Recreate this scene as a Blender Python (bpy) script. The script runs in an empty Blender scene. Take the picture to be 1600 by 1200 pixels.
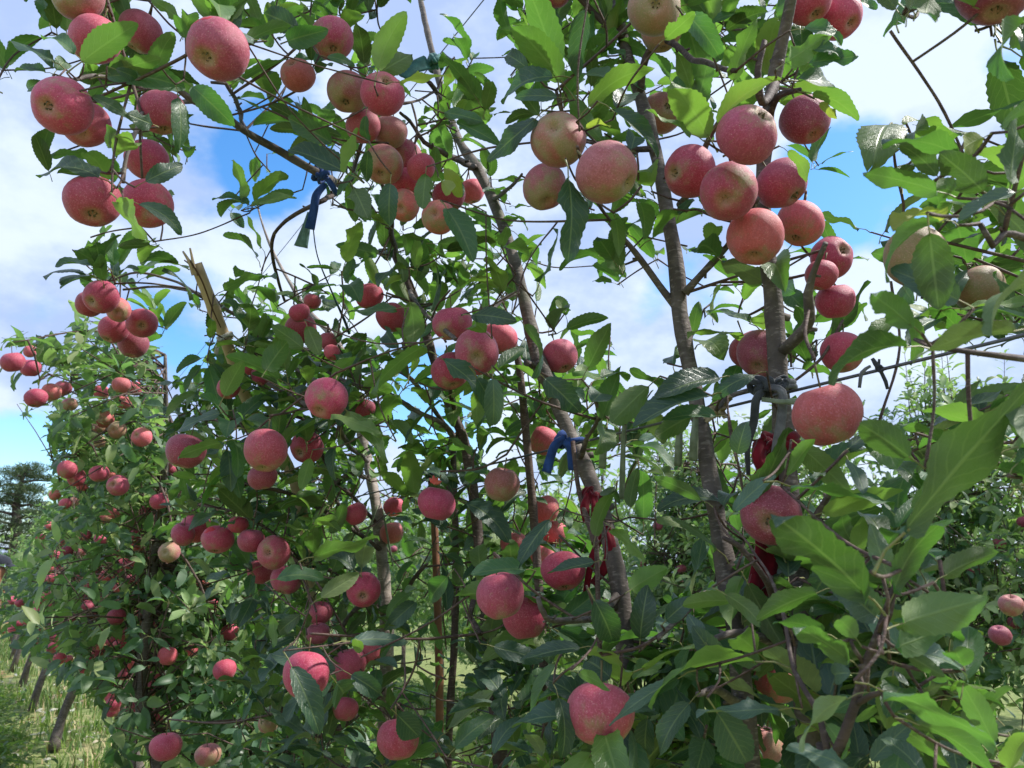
import bpy, bmesh, math, random
import numpy as np
from mathutils import Vector, Matrix, Quaternion, noise as mnoise

rnd = random.Random(11)
C = bpy.context.scene.collection
sc = bpy.context.scene

# ------------------------------------------------------------------ camera
CAMZ = 1.25
PITCH = math.atan(300 / 1200)
cp, sp = math.cos(PITCH), math.sin(PITCH)
camd = bpy.data.cameras.new('camera')
cam = bpy.data.objects.new('camera', camd); C.objects.link(cam)
cam.location = (0, 0, CAMZ)
cam.rotation_euler = (math.pi / 2 + PITCH, 0, 0)
camd.sensor_width = 36; camd.lens = 27
camd.clip_start = 0.05; camd.clip_end = 3000
camd.dof.use_dof = True; camd.dof.focus_distance = 1.25; camd.dof.aperture_fstop = 14
sc.camera = cam
sc.view_settings.view_transform = 'Standard'
sc.view_settings.look = 'None'
sc.view_settings.exposure = 0.8
sc.view_settings.gamma = 1
sc.cycles.max_bounces = 8
sc.cycles.transmission_bounces = 6
sc.cycles.transparent_max_bounces = 8

def ray(x, y):
    X = (x - 800) / 1200; Y = (600 - y) / 1200
    return Vector((X, cp - Y * sp, sp + Y * cp))
def at(x, y, t):                       # photo pixel + distance -> place in the orchard
    return Vector((0, 0, CAMZ)) + ray(x, y) * t
def proj(p):
    f = p[1] * cp + (p[2] - CAMZ) * sp
    u = -p[1] * sp + (p[2] - CAMZ) * cp
    if f < 0.05: return (-9999, -9999, f)
    return (800 + 1200 * p[0] / f, 600 - 1200 * u / f, f)
ROWD = Vector((-.537, .843, 0)); ROWN = Vector((.843, .537, 0))   # along the tree row / across it
def rowp(s, n, z=0): return ROWD * s + ROWN * n + Vector((0, 0, z))
def row_t(x, y, L=.85):
    return L / max(.05, ray(x, y).dot(ROWN))
CR = Vector((1, 0, 0)); CU = Vector((0, -sp, cp)); CB = Vector((0, -cp, -sp))

# ------------------------------------------------------------------ world and sun
SUN_EL, SUN_AZ = math.radians(50), math.radians(82)   # azimuth clockwise from the view direction (+Y)
w = bpy.data.worlds.new('World'); sc.world = w; w.use_nodes = True
nt = w.node_tree; N = nt.nodes; Lk = nt.links
for n in list(N): N.remove(n)
def nd(tree, typ, **kw):
    n = tree.nodes.new(typ)
    for k, v in kw.items(): setattr(n, k, v)
    return n
def math_n(tree, op, a, b=None, c=None, clamp=False):
    n = tree.nodes.new('ShaderNodeMath'); n.operation = op; n.use_clamp = clamp
    for i, v in enumerate((a, b, c)):
        if v is None: continue
        if isinstance(v, (int, float)): n.inputs[i].default_value = v
        else: tree.links.new(v, n.inputs[i])
    return n.outputs[0]
def mixc(tree, f, a, b, blend='MIX'):
    n = tree.nodes.new('ShaderNodeMix'); n.data_type = 'RGBA'; n.blend_type = blend; n.clamp_factor = True
    for i, v in ((0, f), (6, a), (7, b)):
        if isinstance(v, (int, float)): n.inputs[i].default_value = v
        elif isinstance(v, (tuple, list)): n.inputs[i].default_value = (*v[:3], 1)
        else: tree.links.new(v, n.inputs[i])
    return n.outputs[2]
def smooth(tree, v, a, b, o0=0., o1=1.):
    n = tree.nodes.new('ShaderNodeMapRange'); n.interpolation_type = 'SMOOTHSTEP'
    tree.links.new(v, n.inputs[0])
    for i, x in zip((1, 2, 3, 4), (a, b, o0, o1)): n.inputs[i].default_value = x
    return n.outputs[0]

sky = nd(nt, 'ShaderNodeTexSky', sky_type='NISHITA', sun_disc=False, sun_elevation=SUN_EL, sun_rotation=SUN_AZ)
sky.air_density = 1.0; sky.dust_density = .6; sky.ozone_density = 2.5
bg1 = nd(nt, 'ShaderNodeBackground'); bg1.inputs[1].default_value = 0.15
hs = nd(nt, 'ShaderNodeHueSaturation'); hs.inputs['Saturation'].default_value = 1.3; hs.inputs['Value'].default_value = 1.1
Lk.new(sky.outputs[0], hs.inputs['Color']); Lk.new(hs.outputs[0], bg1.inputs[0])
tc = nd(nt, 'ShaderNodeTexCoord')
mp = nd(nt, 'ShaderNodeMapping'); mp.inputs['Scale'].default_value = (1, 1, 1.7)
Lk.new(tc.outputs['Generated'], mp.inputs[0])
n1 = nd(nt, 'ShaderNodeTexNoise'); n1.inputs['Scale'].default_value = 2.6; n1.inputs['Detail'].default_value = 7; n1.inputs['Roughness'].default_value = .52
n1.inputs['Distortion'].default_value = .35
n2 = nd(nt, 'ShaderNodeTexNoise'); n2.inputs['Scale'].default_value = 8; n2.inputs['Detail'].default_value = 6; n2.inputs['Roughness'].default_value = .55
Lk.new(mp.outputs[0], n1.inputs[0]); Lk.new(mp.outputs[0], n2.inputs[0])
cov = math_n(nt, 'ADD', n1.outputs[0], .27)
# openings in the cloud deck: (px, py, angular size, depth)
for (x, y, s, d) in [(395, 222, .07, .34), (440, 250, .045, .25), (1318, 295, .062, .46), (1285, 335, .035, .25), (1080, 440, .055, .22), (985, 470, .03, .12), (300, 500, .05, .3), (690, 640, .055, .35), (600, 620, .05, .2),
                     (30, 740, .05, .32), (280, 640, .05, .2), (1590, 95, .025, .15), (90, 740, .06, .3),(1050,395,.03,.12)]:
    v = ray(x, y).normalized()
    dp = nd(nt, 'ShaderNodeVectorMath', operation='DOT_PRODUCT'); dp.inputs[1].default_value = v
    nv = nd(nt, 'ShaderNodeVectorMath', operation='NORMALIZE'); Lk.new(tc.outputs['Generated'], nv.inputs[0]); Lk.new(nv.outputs[0], dp.inputs[0])
    b = smooth(nt, dp.outputs['Value'], math.cos(s * 1.9), math.cos(s * .3), 0, d)
    cov = math_n(nt, 'SUBTRACT', cov, b)
cov = math_n(nt, 'ADD', cov, math_n(nt, 'MULTIPLY', math_n(nt, 'SUBTRACT', n2.outputs[0], .5), .6))
cf = smooth(nt, cov, .36, .62)
shade = nd(nt, 'ShaderNodeTexNoise'); shade.inputs['Scale'].default_value = 3.6; shade.inputs['Detail'].default_value = 8; shade.inputs['Roughness'].default_value = .58
Lk.new(mp.outputs[0], shade.inputs[0])
ccol = mixc(nt, smooth(nt, shade.outputs[0], .40, .62), (.38, .49, .76), (.66, .755, .90))
bg2 = nd(nt, 'ShaderNodeBackground'); bg2.inputs[1].default_value = 0.77
Lk.new(ccol, bg2.inputs[0])
mx = nd(nt, 'ShaderNodeMixShader'); Lk.new(math_n(nt, 'MULTIPLY', cf, .97), mx.inputs[0]); Lk.new(bg1.outputs[0], mx.inputs[1]); Lk.new(bg2.outputs[0], mx.inputs[2])
wo = nd(nt, 'ShaderNodeOutputWorld'); Lk.new(mx.outputs[0], wo.inputs[0])

sun = bpy.data.lights.new('sun', 'SUN'); sun.energy = 3.6; sun.angle = math.radians(2.5); sun.color = (1, .96, .90)
so = bpy.data.objects.new('sun', sun); C.objects.link(so)
sd = Vector((math.sin(SUN_AZ) * math.cos(SUN_EL), math.cos(SUN_AZ) * math.cos(SUN_EL), math.sin(SUN_EL)))
so.rotation_euler = sd.to_track_quat('Z', 'Y').to_euler(); so.location = (0, 0, 20)

# ------------------------------------------------------------------ helpers
def tag(o, label=None, cat=None, group=None, kind=None):
    if label: o['label'] = label
    if cat: o['category'] = cat
    if group: o['group'] = group
    if kind: o['kind'] = kind
    return o
def empty(name, loc, label, cat, group=None):
    o = bpy.data.objects.new(name, None); C.objects.link(o); o.location = loc; o.empty_display_size = .05
    return tag(o, label, cat, group)
def mesh_np(name, V, F, mats, uv=None, midx=None, smooth_=True):
    """V (n,3), F list of equal-size faces as (m,k) array or list of arrays"""
    me = bpy.data.meshes.new(name)
    Fs = F if isinstance(F, list) and not isinstance(F[0], tuple) else [F]
    Fs = [np.asarray(f, dtype=np.int32) for f in Fs if len(f)]
    V = np.asarray(V, dtype=np.float32)
    me.vertices.add(len(V)); me.vertices.foreach_set('co', V.ravel())
    loops = np.concatenate([f.ravel() for f in Fs])
    tot = np.concatenate([np.full(len(f), f.shape[1], dtype=np.int32) for f in Fs])
    st = np.concatenate(([0], np.cumsum(tot)[:-1])).astype(np.int32)
    me.loops.add(len(loops)); me.loops.foreach_set('vertex_index', loops)
    me.polygons.add(len(tot)); me.polygons.foreach_set('loop_start', st)
    for m in mats: me.materials.append(m)
    if midx is not None: me.polygons.foreach_set('material_index', np.asarray(midx, dtype=np.int32))
    if smooth_: me.polygons.foreach_set('use_smooth', np.ones(len(tot), dtype=bool))
    if uv is not None:
        ul = me.uv_layers.new(name='uv'); ul.data.foreach_set('uv', np.asarray(uv, dtype=np.float32)[loops].ravel())
    me.update(calc_edges=True)
    return me
def obj(name, me, parent=None, off=None):
    o = bpy.data.objects.new(name, me); C.objects.link(o)
    if parent is not None: o.parent = parent
    if off is not None: o.location = off
    return o
def catmull(P, R, step):
    P = [Vector(p) for p in P]
    if len(P) == 2: P = [P[0], (P[0] + P[1]) / 2, P[1]]; R = [R[0], (R[0] + R[1]) / 2, R[1]]
    Q = [P[0] * 2 - P[1]] + P + [P[-1] * 2 - P[-2]]
    out, rr = [], []
    for i in range(1, len(Q) - 2):
        L = (Q[i + 1] - Q[i]).length; k = max(1, int(L / step))
        for j in range(k):
            t = j / k
            out.append(0.5 * ((2 * Q[i]) + (-Q[i - 1] + Q[i + 1]) * t + (2 * Q[i - 1] - 5 * Q[i] + 4 * Q[i + 1] - Q[i + 2]) * t * t + (-Q[i - 1] + 3 * Q[i] - 3 * Q[i + 1] + Q[i + 2]) * t ** 3))
            rr.append(R[i - 1] * (1 - t) + R[i] * t)
    out.append(P[-1]); rr.append(R[-1])
    return out, rr
def tube(P, R, n=8, bump=0., seed=0, cap=True, flat=1.0):
    V, F = [], []
    T = (P[1] - P[0]).normalized()
    ref = Vector((1, 0, 0)) if abs(T.x) < .8 else Vector((0, 1, 0))
    S = T.cross(ref).normalized()
    for i, p in enumerate(P):
        if i: T = (P[min(i + 1, len(P) - 1)] - P[i - 1]).normalized()
        S = (S - T * S.dot(T)).normalized(); B = T.cross(S)
        for k in range(n):
            a = 2 * math.pi * k / n
            r = R[i]
            if bump:
                r *= 1 + bump * mnoise.noise(Vector((math.cos(a) * 1.1 + seed, math.sin(a) * 1.1, i * .33 + seed * 3)))
            V.append(p + S * (math.cos(a) * r) + B * (math.sin(a) * r * flat))
    for i in range(len(P) - 1):
        for k in range(n):
            F.append((i * n + k, i * n + (k + 1) % n, (i + 1) * n + (k + 1) % n, (i + 1) * n + k))
    T3 = []
    if cap:
        a = len(V); V.append(P[0]); b = len(V); V.append(P[-1]); e = (len(P) - 1) * n
        for k in range(n):
            T3.append((a, (k + 1) % n, k)); T3.append((b, e + k, e + (k + 1) % n))
    return V, F, T3
class Geo:
    def __init__(s): s.V = []; s.Q = []; s.T = []
    def add(s, g):
        o = len(s.V); s.V += list(g[0]); s.Q += [tuple(i + o for i in f) for f in g[1]]; s.T += [tuple(i + o for i in f) for f in (g[2] if len(g) > 2 else [])]
    def build(s, name, mat, parent=None, base=Vector((0, 0, 0)), sm=True):
        V = np.array([tuple(v - base) for v in s.V])
        me = mesh_np(name, V, [np.array(f).reshape(-1, k) for f, k in ((s.Q, 4), (s.T, 3)) if len(f)], [mat], smooth_=sm)
        return obj(name, me, parent)

# ------------------------------------------------------------------ materials
def new_mat(name):
    m = bpy.data.materials.new(name); m.use_nodes = True
    t = m.node_tree
    return m, t, t.nodes['Principled BSDF'], t.nodes['Material Output']
def tnoise(t, scale, detail=4, rough=.5, vec=None, dist=0):
    n = t.nodes.new('ShaderNodeTexNoise'); n.inputs['Scale'].default_value = scale; n.inputs['Detail'].default_value = detail
    n.inputs['Roughness'].default_value = rough; n.inputs['Distortion'].default_value = dist
    if vec is not None: t.links.new(vec, n.inputs[0])
    return n.outputs[0]
def add_bump(t, bsdf, h, strength=.3, dist=.002):
    b = t.nodes.new('ShaderNodeBump'); b.inputs['Strength'].default_value = strength; b.inputs['Distance'].default_value = dist
    t.links.new(h, b.inputs['Height']); t.links.new(b.outputs[0], bsdf.inputs['Normal']); return b
def leaf_mat(name, top, under, trans, tf=.3, rough=.42, veins=True):
    m, t, b, out = new_mat(name)
    uv = t.nodes.new('ShaderNodeUVMap'); sx = t.nodes.new('ShaderNodeSeparateXYZ'); t.links.new(uv.outputs[0], sx.inputs[0])
    geo = t.nodes.new('ShaderNodeNewGeometry'); oi = t.nodes.new('ShaderNodeObjectInfo')
    r = math_n(t, 'FRACT', math_n(t, 'ADD', oi.outputs['Random'], geo.outputs['Random Per Island']))
    r2 = math_n(t, 'FRACT', math_n(t, 'MULTIPLY', r, 7.31))
    au = math_n(t, 'ABSOLUTE', math_n(t, 'SUBTRACT', sx.outputs[0], .5))
    col = mixc(t, geo.outputs['Backfacing'], top, under)
    # leaf-to-leaf variation
    hsv = t.nodes.new('ShaderNodeHueSaturation')
    t.links.new(col, hsv.inputs['Color'])
    t.links.new(math_n(t, 'MULTIPLY_ADD', r, .055, .452), hsv.inputs['Hue'])
    t.links.new(math_n(t, 'MULTIPLY_ADD', r2, .75, .66), hsv.inputs['Value']); hsv.inputs['Saturation'].default_value = .93
    col = hsv.outputs[0]
    yel = smooth(t, math_n(t, 'FRACT', math_n(t, 'MULTIPLY', r, 3.7)), .88, 1., 0, .5)
    col = mixc(t, yel, col, (.22, .25, .03))
    tcn = t.nodes.new('ShaderNodeTexCoord')
    blot = tnoise(t, 60 if not veins else 45, 3, .55, tcn.outputs['Object'] if not veins else geo.outputs['Position'])
    col = mixc(t, smooth(t, blot, .35, .7, 0, .35), col, mixc(t, .5, col, (.02, .05, .02)))
    h = None
    if veins:
        rib = smooth(t, au, .018, .05, 1, 0)
        wob = math_n(t, 'MULTIPLY', tnoise(t, 5, 2, .5, uv.outputs[0]), .10)
        lv = math_n(t, 'FRACT', math_n(t, 'MULTIPLY', math_n(t, 'SUBTRACT', math_n(t, 'ADD', sx.outputs[1], wob), math_n(t, 'MULTIPLY', au, .5)), 8))
        lvm = math_n(t, 'MAXIMUM', smooth(t, lv, 0, .13, 1, 0), smooth(t, lv, .87, 1, 0, 1))
        fine = nd(t, 'ShaderNodeTexVoronoi', feature='DISTANCE_TO_EDGE'); fine.inputs['Scale'].default_value = 34
        t.links.new(uv.outputs[0], fine.inputs['Vector'])
        fv = smooth(t, fine.outputs[0], 0, .12, .35, 0)
        vn = math_n(t, 'MAXIMUM', math_n(t, 'MAXIMUM', rib, math_n(t, 'MULTIPLY', lvm, .5)), math_n(t, 'MULTIPLY', fv, .5))
        pale = mixc(t, .5, col, (.34, .42, .16))
        col = mixc(t, math_n(t, 'MULTIPLY', vn, .7), col, pale)
        # scattered brown scab specks
        sp_ = tnoise(t, 210, 2, .5, geo.outputs['Position'])
        col = mixc(t, smooth(t, sp_, .74, .78, 0, .6), col, (.14, .08, .03))
        h = math_n(t, 'ADD', math_n(t, 'MULTIPLY', vn, -1.0), math_n(t, 'MULTIPLY', tnoise(t, 90, 3, .5, geo.outputs['Position']), 1.3))
        add_bump(t, b, h, .42, .0016)
        # dusty film
        dust = smooth(t, tnoise(t, 30, 5, .7, geo.outputs['Position']), .5, .8, 0, .16)
        col = mixc(t, dust, col, (.3, .34, .3))
    t.links.new(col, b.inputs['Base Color'])
    t.links.new(math_n(t, 'ADD', math_n(t, 'MULTIPLY', geo.outputs['Backfacing'], .25), math_n(t, 'MULTIPLY_ADD', r2, .15, rough - .06)), b.inputs['Roughness'])
    b.inputs['Specular IOR Level'].default_value = .55
    tl = t.nodes.new('ShaderNodeBsdfTranslucent')
    tcol = mixc(t, .6, col, trans)
    tcol = mixc(t, 1.0, tcol, (1.08, 1.36, .95), 'MULTIPLY')
    t.links.new(tcol, tl.inputs[0])
    ms = t.nodes.new('ShaderNodeMixShader'); ms.inputs[0].default_value = tf
    t.links.new(b.outputs[0], ms.inputs[1]); t.links.new(tl.outputs[0], ms.inputs[2]); t.links.new(ms.outputs[0], out.inputs[0])
    return m
M = {}
M['leaf_d'] = leaf_mat('leaf_dark', (.034, .080, .062), (.072, .135, .040), (.09, .21, .018), .26, .40)
M['leaf_m'] = leaf_mat('leaf_green', (.050, .115, .058), (.110, .185, .060), (.14, .35, .03), .33, .42)
M['leaf_l'] = leaf_mat('leaf_young', (.11, .215, .055), (.18, .30, .075), (.22, .42, .035), .36, .42)
M['leaf_y'] = leaf_mat('leaf_yellowing', (.27, .31, .045), (.30, .34, .09), (.45, .50, .04), .45, .5)
M['leaf_g'] = leaf_mat('leaf_grey_green', (.062, .122, .088), (.15, .22, .11), (.10, .17, .04), .18, .40)
M['leaf_far'] = leaf_mat('leaf_far_row', (.070, .140, .075), (.17, .25, .12), (.20, .36, .06), .40, .45, False)
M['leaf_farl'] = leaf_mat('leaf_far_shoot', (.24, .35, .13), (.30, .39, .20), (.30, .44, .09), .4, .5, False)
M['weed'] = leaf_mat('weed_leaf', (.07, .15, .03), (.12, .2, .07), (.2, .35, .04), .35, .55, False)

def simple(name, col, rough=.7, col2=None, scale=40, bump=.2, dist=.002, spec=.3, var=None, obj_=True):
    m, t, b, out = new_mat(name)
    tcn = t.nodes.new('ShaderNodeTexCoord'); v = tcn.outputs['Object']
    n = tnoise(t, scale, 5, .6, v)
    c = mixc(t, smooth(t, n, .3, .7), col, col2 or tuple(k * .6 for k in col))
    t.links.new(c, b.inputs['Base Color']); b.inputs['Roughness'].default_value = rough
    b.inputs['Specular IOR Level'].default_value = spec
    if bump: add_bump(t, b, n, bump, dist)
    return m
def bark_mat(name, c1, c2, c3, sc_=1.):
    m, t, b, out = new_mat(name)
    geo = t.nodes.new('ShaderNodeTexCoord')
    mpn = t.nodes.new('ShaderNodeMapping'); mpn.inputs['Scale'].default_value = (1, 1, 3.2); t.links.new(geo.outputs['Object'], mpn.inputs[0])
    a = tnoise(t, 24 * sc_, 6, .62, geo.outputs['Object'], .3); bb = tnoise(t, 60 * sc_, 5, .6, mpn.outputs[0])
    c = mixc(t, smooth(t, a, .35, .65), c1, c2)
    c = mixc(t, smooth(t, bb, .52, .66, 0, .75), c, c3)
    # lenticels: short pale cross marks
    vo = nd(t, 'ShaderNodeTexVoronoi'); vo.inputs['Scale'].default_value = 70 * sc_
    mp2 = t.nodes.new('ShaderNodeMapping'); mp2.inputs['Scale'].default_value = (.7, .7, 2.2); t.links.new(geo.outputs['Object'], mp2.inputs[0]); t.links.new(mp2.outputs[0], vo.inputs['Vector'])
    c = mixc(t, smooth(t, vo.outputs['Distance'], .12, .2, .6, 0), c, tuple(min(1, k * 1.9) for k in c1))
    wv = nd(t, 'ShaderNodeTexWave', bands_direction='Z'); wv.inputs['Scale'].default_value = 5 * sc_; wv.inputs['Distortion'].default_value = 7; wv.inputs['Detail'].default_value = 3
    t.links.new(geo.outputs['Object'], wv.inputs['Vector'])
    c = mixc(t, smooth(t, wv.outputs[1], .93, .99, 0, .45), c, tuple(k * .45 for k in c1))
    moss = smooth(t, tnoise(t, 9 * sc_, 4, .6, geo.outputs['Object']), .58, .72, 0, .35)
    c = mixc(t, moss, c, (.16, .18, .10))
    t.links.new(c, b.inputs['Base Color']); b.inputs['Roughness'].default_value = .72; b.inputs['Specular IOR Level'].default_value = .3
    h = math_n(t, 'ADD', math_n(t, 'ADD', a, bb), math_n(t, 'MULTIPLY', wv.outputs[1], .2))
    add_bump(t, b, h, .7, .003)
    return m
M['bark'] = bark_mat('bark_grey', (.16, .13, .115), (.092, .074, .066), (.26, .225, .20))
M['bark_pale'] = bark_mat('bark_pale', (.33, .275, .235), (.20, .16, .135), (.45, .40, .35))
M['bark_dark'] = bark_mat('bark_dark', (.10, .068, .06), (.06, .042, .038), (.17, .14, .12))
M['twig'] = bark_mat('bark_twig', (.13, .085, .07), (.085, .05, .045), (.20, .16, .13), 2.)
M['petiole'] = simple('petiole', (.20, .26, .09), .5, (.26, .20, .09), 60, 0)
M['stalk'] = simple('stalk', (.17, .13, .06), .6, (.12, .10, .04), 90, .1)
M['calyx'] = simple('calyx', (.075, .06, .035), .8, (.20, .19, .10), 6, .3, .02)
M['bamboo'] = simple('bamboo', (.50, .38, .23), .5, (.40, .29, .17), 18, .1)
M['bamboo_red'] = simple('bamboo_reddish', (.30, .13, .07), .6, (.19, .09, .06), 22, .2)
M['bamboo_in'] = simple('bamboo_split', (.12, .065, .035), .8)
M['wire'] = simple('wire_grey', (.17, .17, .19), .38, (.10, .10, .12), 90, .1); M['wire'].node_tree.nodes['Principled BSDF'].inputs['Metallic'].default_value = .6
def cloth(name, c, c2=None):
    m = simple(name, c, .85, c2 or tuple(k * .62 for k in c), 70, .5, .002, .15)
    m.node_tree.nodes['Principled BSDF'].inputs['Sheen Weight'].default_value = .2
    return m
M['blue'] = cloth('cloth_blue', (.035, .085, .30)); M['teal'] = cloth('cloth_teal', (.06, .17, .17)); M['palet'] = cloth('cloth_pale_teal', (.16, .28, .27))
M['red'] = cloth('cloth_red', (.21, .010, .024)); M['grey'] = cloth('band_grey', (.20, .20, .21), (.12, .12, .13)); M['greyd'] = cloth('band_dark', (.07, .075, .085)); M['gg'] = cloth('strip_grey_green', (.26, .30, .21), (.16, .19, .12))
M['white'] = cloth('tie_white', (.6, .58, .52)); M['cord'] = simple('cord_green', (.015, .06, .05), .6); M['dry'] = simple('withered', (.22, .16, .09), .8, (.45, .38, .26), 60, .5, .004)
M['redleaf'] = simple('red_petal', (.75, .10, .10), .6, (.6, .2, .14), 80, .2)

def apple_mat():
    m, t, b, out = new_mat('apple_skin')
    oi = t.nodes.new('ShaderNodeObjectInfo'); tcn = t.nodes.new('ShaderNodeTexCoord'); O = tcn.outputs['Object']
    add = t.nodes.new('ShaderNodeVectorMath'); add.operation = 'ADD'
    sc3 = t.nodes.new('ShaderNodeVectorMath'); sc3.operation = 'SCALE'; cx = t.nodes.new('ShaderNodeCombineXYZ')
    for i in range(3): t.links.new(oi.outputs['Random'], cx.inputs[i])
    t.links.new(cx.outputs[0], sc3.inputs[0]); sc3.inputs['Scale'].default_value = 37
    t.links.new(O, add.inputs[0]); t.links.new(sc3.outputs[0], add.inputs[1]); V = add.outputs[0]
    sep = t.nodes.new('ShaderNodeSeparateXYZ'); t.links.new(O, sep.inputs[0])
    # meridian streaks
    mpn = t.nodes.new('ShaderNodeMapping'); mpn.inputs['Scale'].default_value = (4, 4, .7); t.links.new(V, mpn.inputs[0])
    st = tnoise(t, 1.9, 7, .62, mpn.outputs[0], .5)
    big = tnoise(t, 1.1, 3, .5, V)
    f = math_n(t, 'ADD', math_n(t, 'MULTIPLY_ADD', big, 1.5, -.3), math_n(t, 'MULTIPLY', st, .5))
    f = math_n(t, 'ADD', f, math_n(t, 'MULTIPLY', sep.outputs[2], .27))
    f = math_n(t, 'ADD', f, math_n(t, 'MULTIPLY_ADD', oi.outputs['Alpha'], .95, -.78))
    bl = smooth(t, f, .08, .62)
    # near the calyx the skin stays greenish
    ax = math_n(t, 'POWER', math_n(t, 'ADD', math_n(t, 'POWER', sep.outputs[0], 2.), math_n(t, 'POWER', sep.outputs[1], 2.)), .5)
    bot = math_n(t, 'MULTIPLY', smooth(t, ax, .12, .5, 1, 0), smooth(t, sep.outputs[2], -.1, -.6, 0, 1))
    bl = math_n(t, 'MULTIPLY', bl, math_n(t, 'SUBTRACT', 1, math_n(t, 'MULTIPLY', bot, .75)))
    ground = mixc(t, smooth(t, big, .35, .65), (.31, .26, .095), (.38, .20, .09))
    blush = mixc(t, smooth(t, st, .36, .66, 0, .5), oi.outputs['Color'], mixc(t, 1, oi.outputs['Color'], (1.35, 1.9, 2.0), 'MULTIPLY'))
    col = mixc(t, bl, ground, blush)
    # fine pale mottling and lenticels
    fm = tnoise(t, 17, 5, .75, V)
    col = mixc(t, smooth(t, fm, .36, .50, .35, 0), col, mixc(t, 1., col, (.55, .40, .45), 'MULTIPLY'))
    col = mixc(t, smooth(t, fm, .50, .66, 0, .42), col, (.74, .27, .36))
    vo = nd(t, 'ShaderNodeTexVoronoi'); vo.inputs['Scale'].default_value = 11; t.links.new(V, vo.inputs['Vector']); vo.inputs['Randomness'].default_value = 1
    sepc = t.nodes.new('ShaderNodeSeparateColor'); t.links.new(vo.outputs['Color'], sepc.inputs[0])
    dots = math_n(t, 'MULTIPLY', smooth(t, vo.outputs['Distance'], .07, .15, 1, 0), smooth(t, sepc.outputs[0], .2, .5))
    col = mixc(t, math_n(t, 'MULTIPLY', dots, .8), col, (.78, .60, .48))
    # russet flecks
    ru = tnoise(t, 3.2, 6, .75, V)
    col = mixc(t, smooth(t, ru, .62, .70, 0, .5), col, (.46, .30, .17))
    # powdery bloom
    lw = t.nodes.new('ShaderNodeLayerWeight'); lw.inputs[0].default_value = .35
    blo = math_n(t, 'MULTIPLY', smooth(t, tnoise(t, 2.3, 4, .6, V), .3, .7, .35, 1), .13)
    col = mixc(t, blo, col, (.60, .36, .46))
    t.links.new(col, b.inputs['Base Color'])
    t.links.new(smooth(t, fm, .3, .7, .46, .60), b.inputs['Roughness'])
    b.inputs['Specular IOR Level'].default_value = .42
    b.inputs['Sheen Weight'].default_value = .12; b.inputs['Sheen Roughness'].default_value = .5
    b.inputs['Subsurface Weight'].default_value = .0
    add_bump(t, b, math_n(t, 'ADD', fm, math_n(t, 'MULTIPLY', dots, .6)), .22, .03)
    return m
M['apple'] = apple_mat()
M['scar'] = simple('scar_red', (.72, .06, .09), .45, (.55, .04, .06), 9, .2, .02)
# ------------------------------------------------------------------ leaf shapes
def leaf_geo(Nn, cols, serr, bend, fold, wave, twist, seed, W=.26, bite=False, pet=.26, curl=0.):
    rr = random.Random(seed)
    V, UV, F, T, MI = [], [], [], [], []
    ph = rr.random() * 6
    def hw(t):
        return W * (math.sin(math.pi * min(1, t) ** .92) ** .60) * (1.02 - .16 * t) if 0 < t < 1 else 0
    xs = [i / cols for i in range(-cols, cols + 1)]
    # midline
    ang = 0; y = pet; z = 0; dl = 1 / Nn
    for i in range(Nn + 1):
        t = i / Nn
        a = -bend * t * 1.25 + rr.uniform(-.05, .05) * (curl + .5)
        for k, x in enumerate(xs):
            wdt = max(hw(t), .004)
            if i == Nn: wdt = .003
            e = abs(x) == 1
            if serr and e and 0 < i < Nn: wdt *= (1 + serr) if i % 2 else (1 - serr)
            if bite and x > 0 and .35 < t < .62: wdt *= (.45 + .35 * abs(t - .48) / .14)
            px = x * wdt
            pz = fold * abs(px) + wave * math.sin(t * 11 + ph + (2.1 if x < 0 else 0)) * abs(x) ** 1.6 * W - curl * (x * x) * W * .9
            tw = twist * t
            qx = px * math.cos(tw) - pz * math.sin(tw); qz = px * math.sin(tw) + pz * math.cos(tw)
            V.append((qx, y - qz * math.sin(a), z + qz * math.cos(a)))
            UV.append((.5 + x * .5, t - (.02 if serr and e and i % 2 else 0)))
        y += dl * math.cos(a); z += dl * math.sin(a)
    n = len(xs)
    for i in range(Nn):
        for k in range(n - 1):
            F.append((i * n + k, i * n + k + 1, (i + 1) * n + k + 1, (i + 1) * n + k)); MI.append(0)
    # petiole (three sided, slightly curved)
    o = len(V)
    for j, (py, pr) in enumerate(((0, .014), (pet * .5, .010), (pet + .03, .009))):
        for k in range(3):
            a = k * 2.094
            V.append((math.cos(a) * pr, py, math.sin(a) * pr - .012 + (.03 * (1 - abs(py / pet - .5) * 2) if j == 1 else 0))); UV.append((.25, .1))
    for j in range(2):
        for k in range(3):
            F.append((o + j * 3 + k, o + j * 3 + (k + 1) % 3, o + j * 3 + 3 + (k + 1) % 3, o + j * 3 + 3 + k)); MI.append(1)
    return np.array(V), np.array(F), np.array(UV), np.array(MI)
HI, MID = [], []
lr = random.Random(5)
for i in range(20):
    p = dict(bend=lr.uniform(-.1, 1.15), fold=lr.uniform(.12, .6), wave=lr.uniform(.05, .26), twist=lr.uniform(-.6, .6), W=lr.uniform(.17, .22), curl=lr.choice((0, 0, .2, .5)))
    HI.append(leaf_geo(22, 2, .045, seed=i, bite=(i % 7 == 3), **p))
    if i < 8: MID.append(leaf_geo(5, 1, 0, seed=i, **p))
LEAFMESH = {}
for k in 'dmlyg':
    for i, g in enumerate(HI):
        LEAFMESH[k, i] = mesh_np('leaf_blade', g[0], g[1], [M['leaf_' + k], M['petiole']], g[2], g[3])
MIDMESH = {}
for k in ('leaf_far', 'leaf_farl', 'leaf_m', 'leaf_l', 'leaf_d'):
    for i, g in enumerate(MID):
        MIDMESH[k, i] = mesh_np('leaf_blade_small', g[0], g[1], [M[k], M['petiole']], g[2], g[3])
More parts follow.
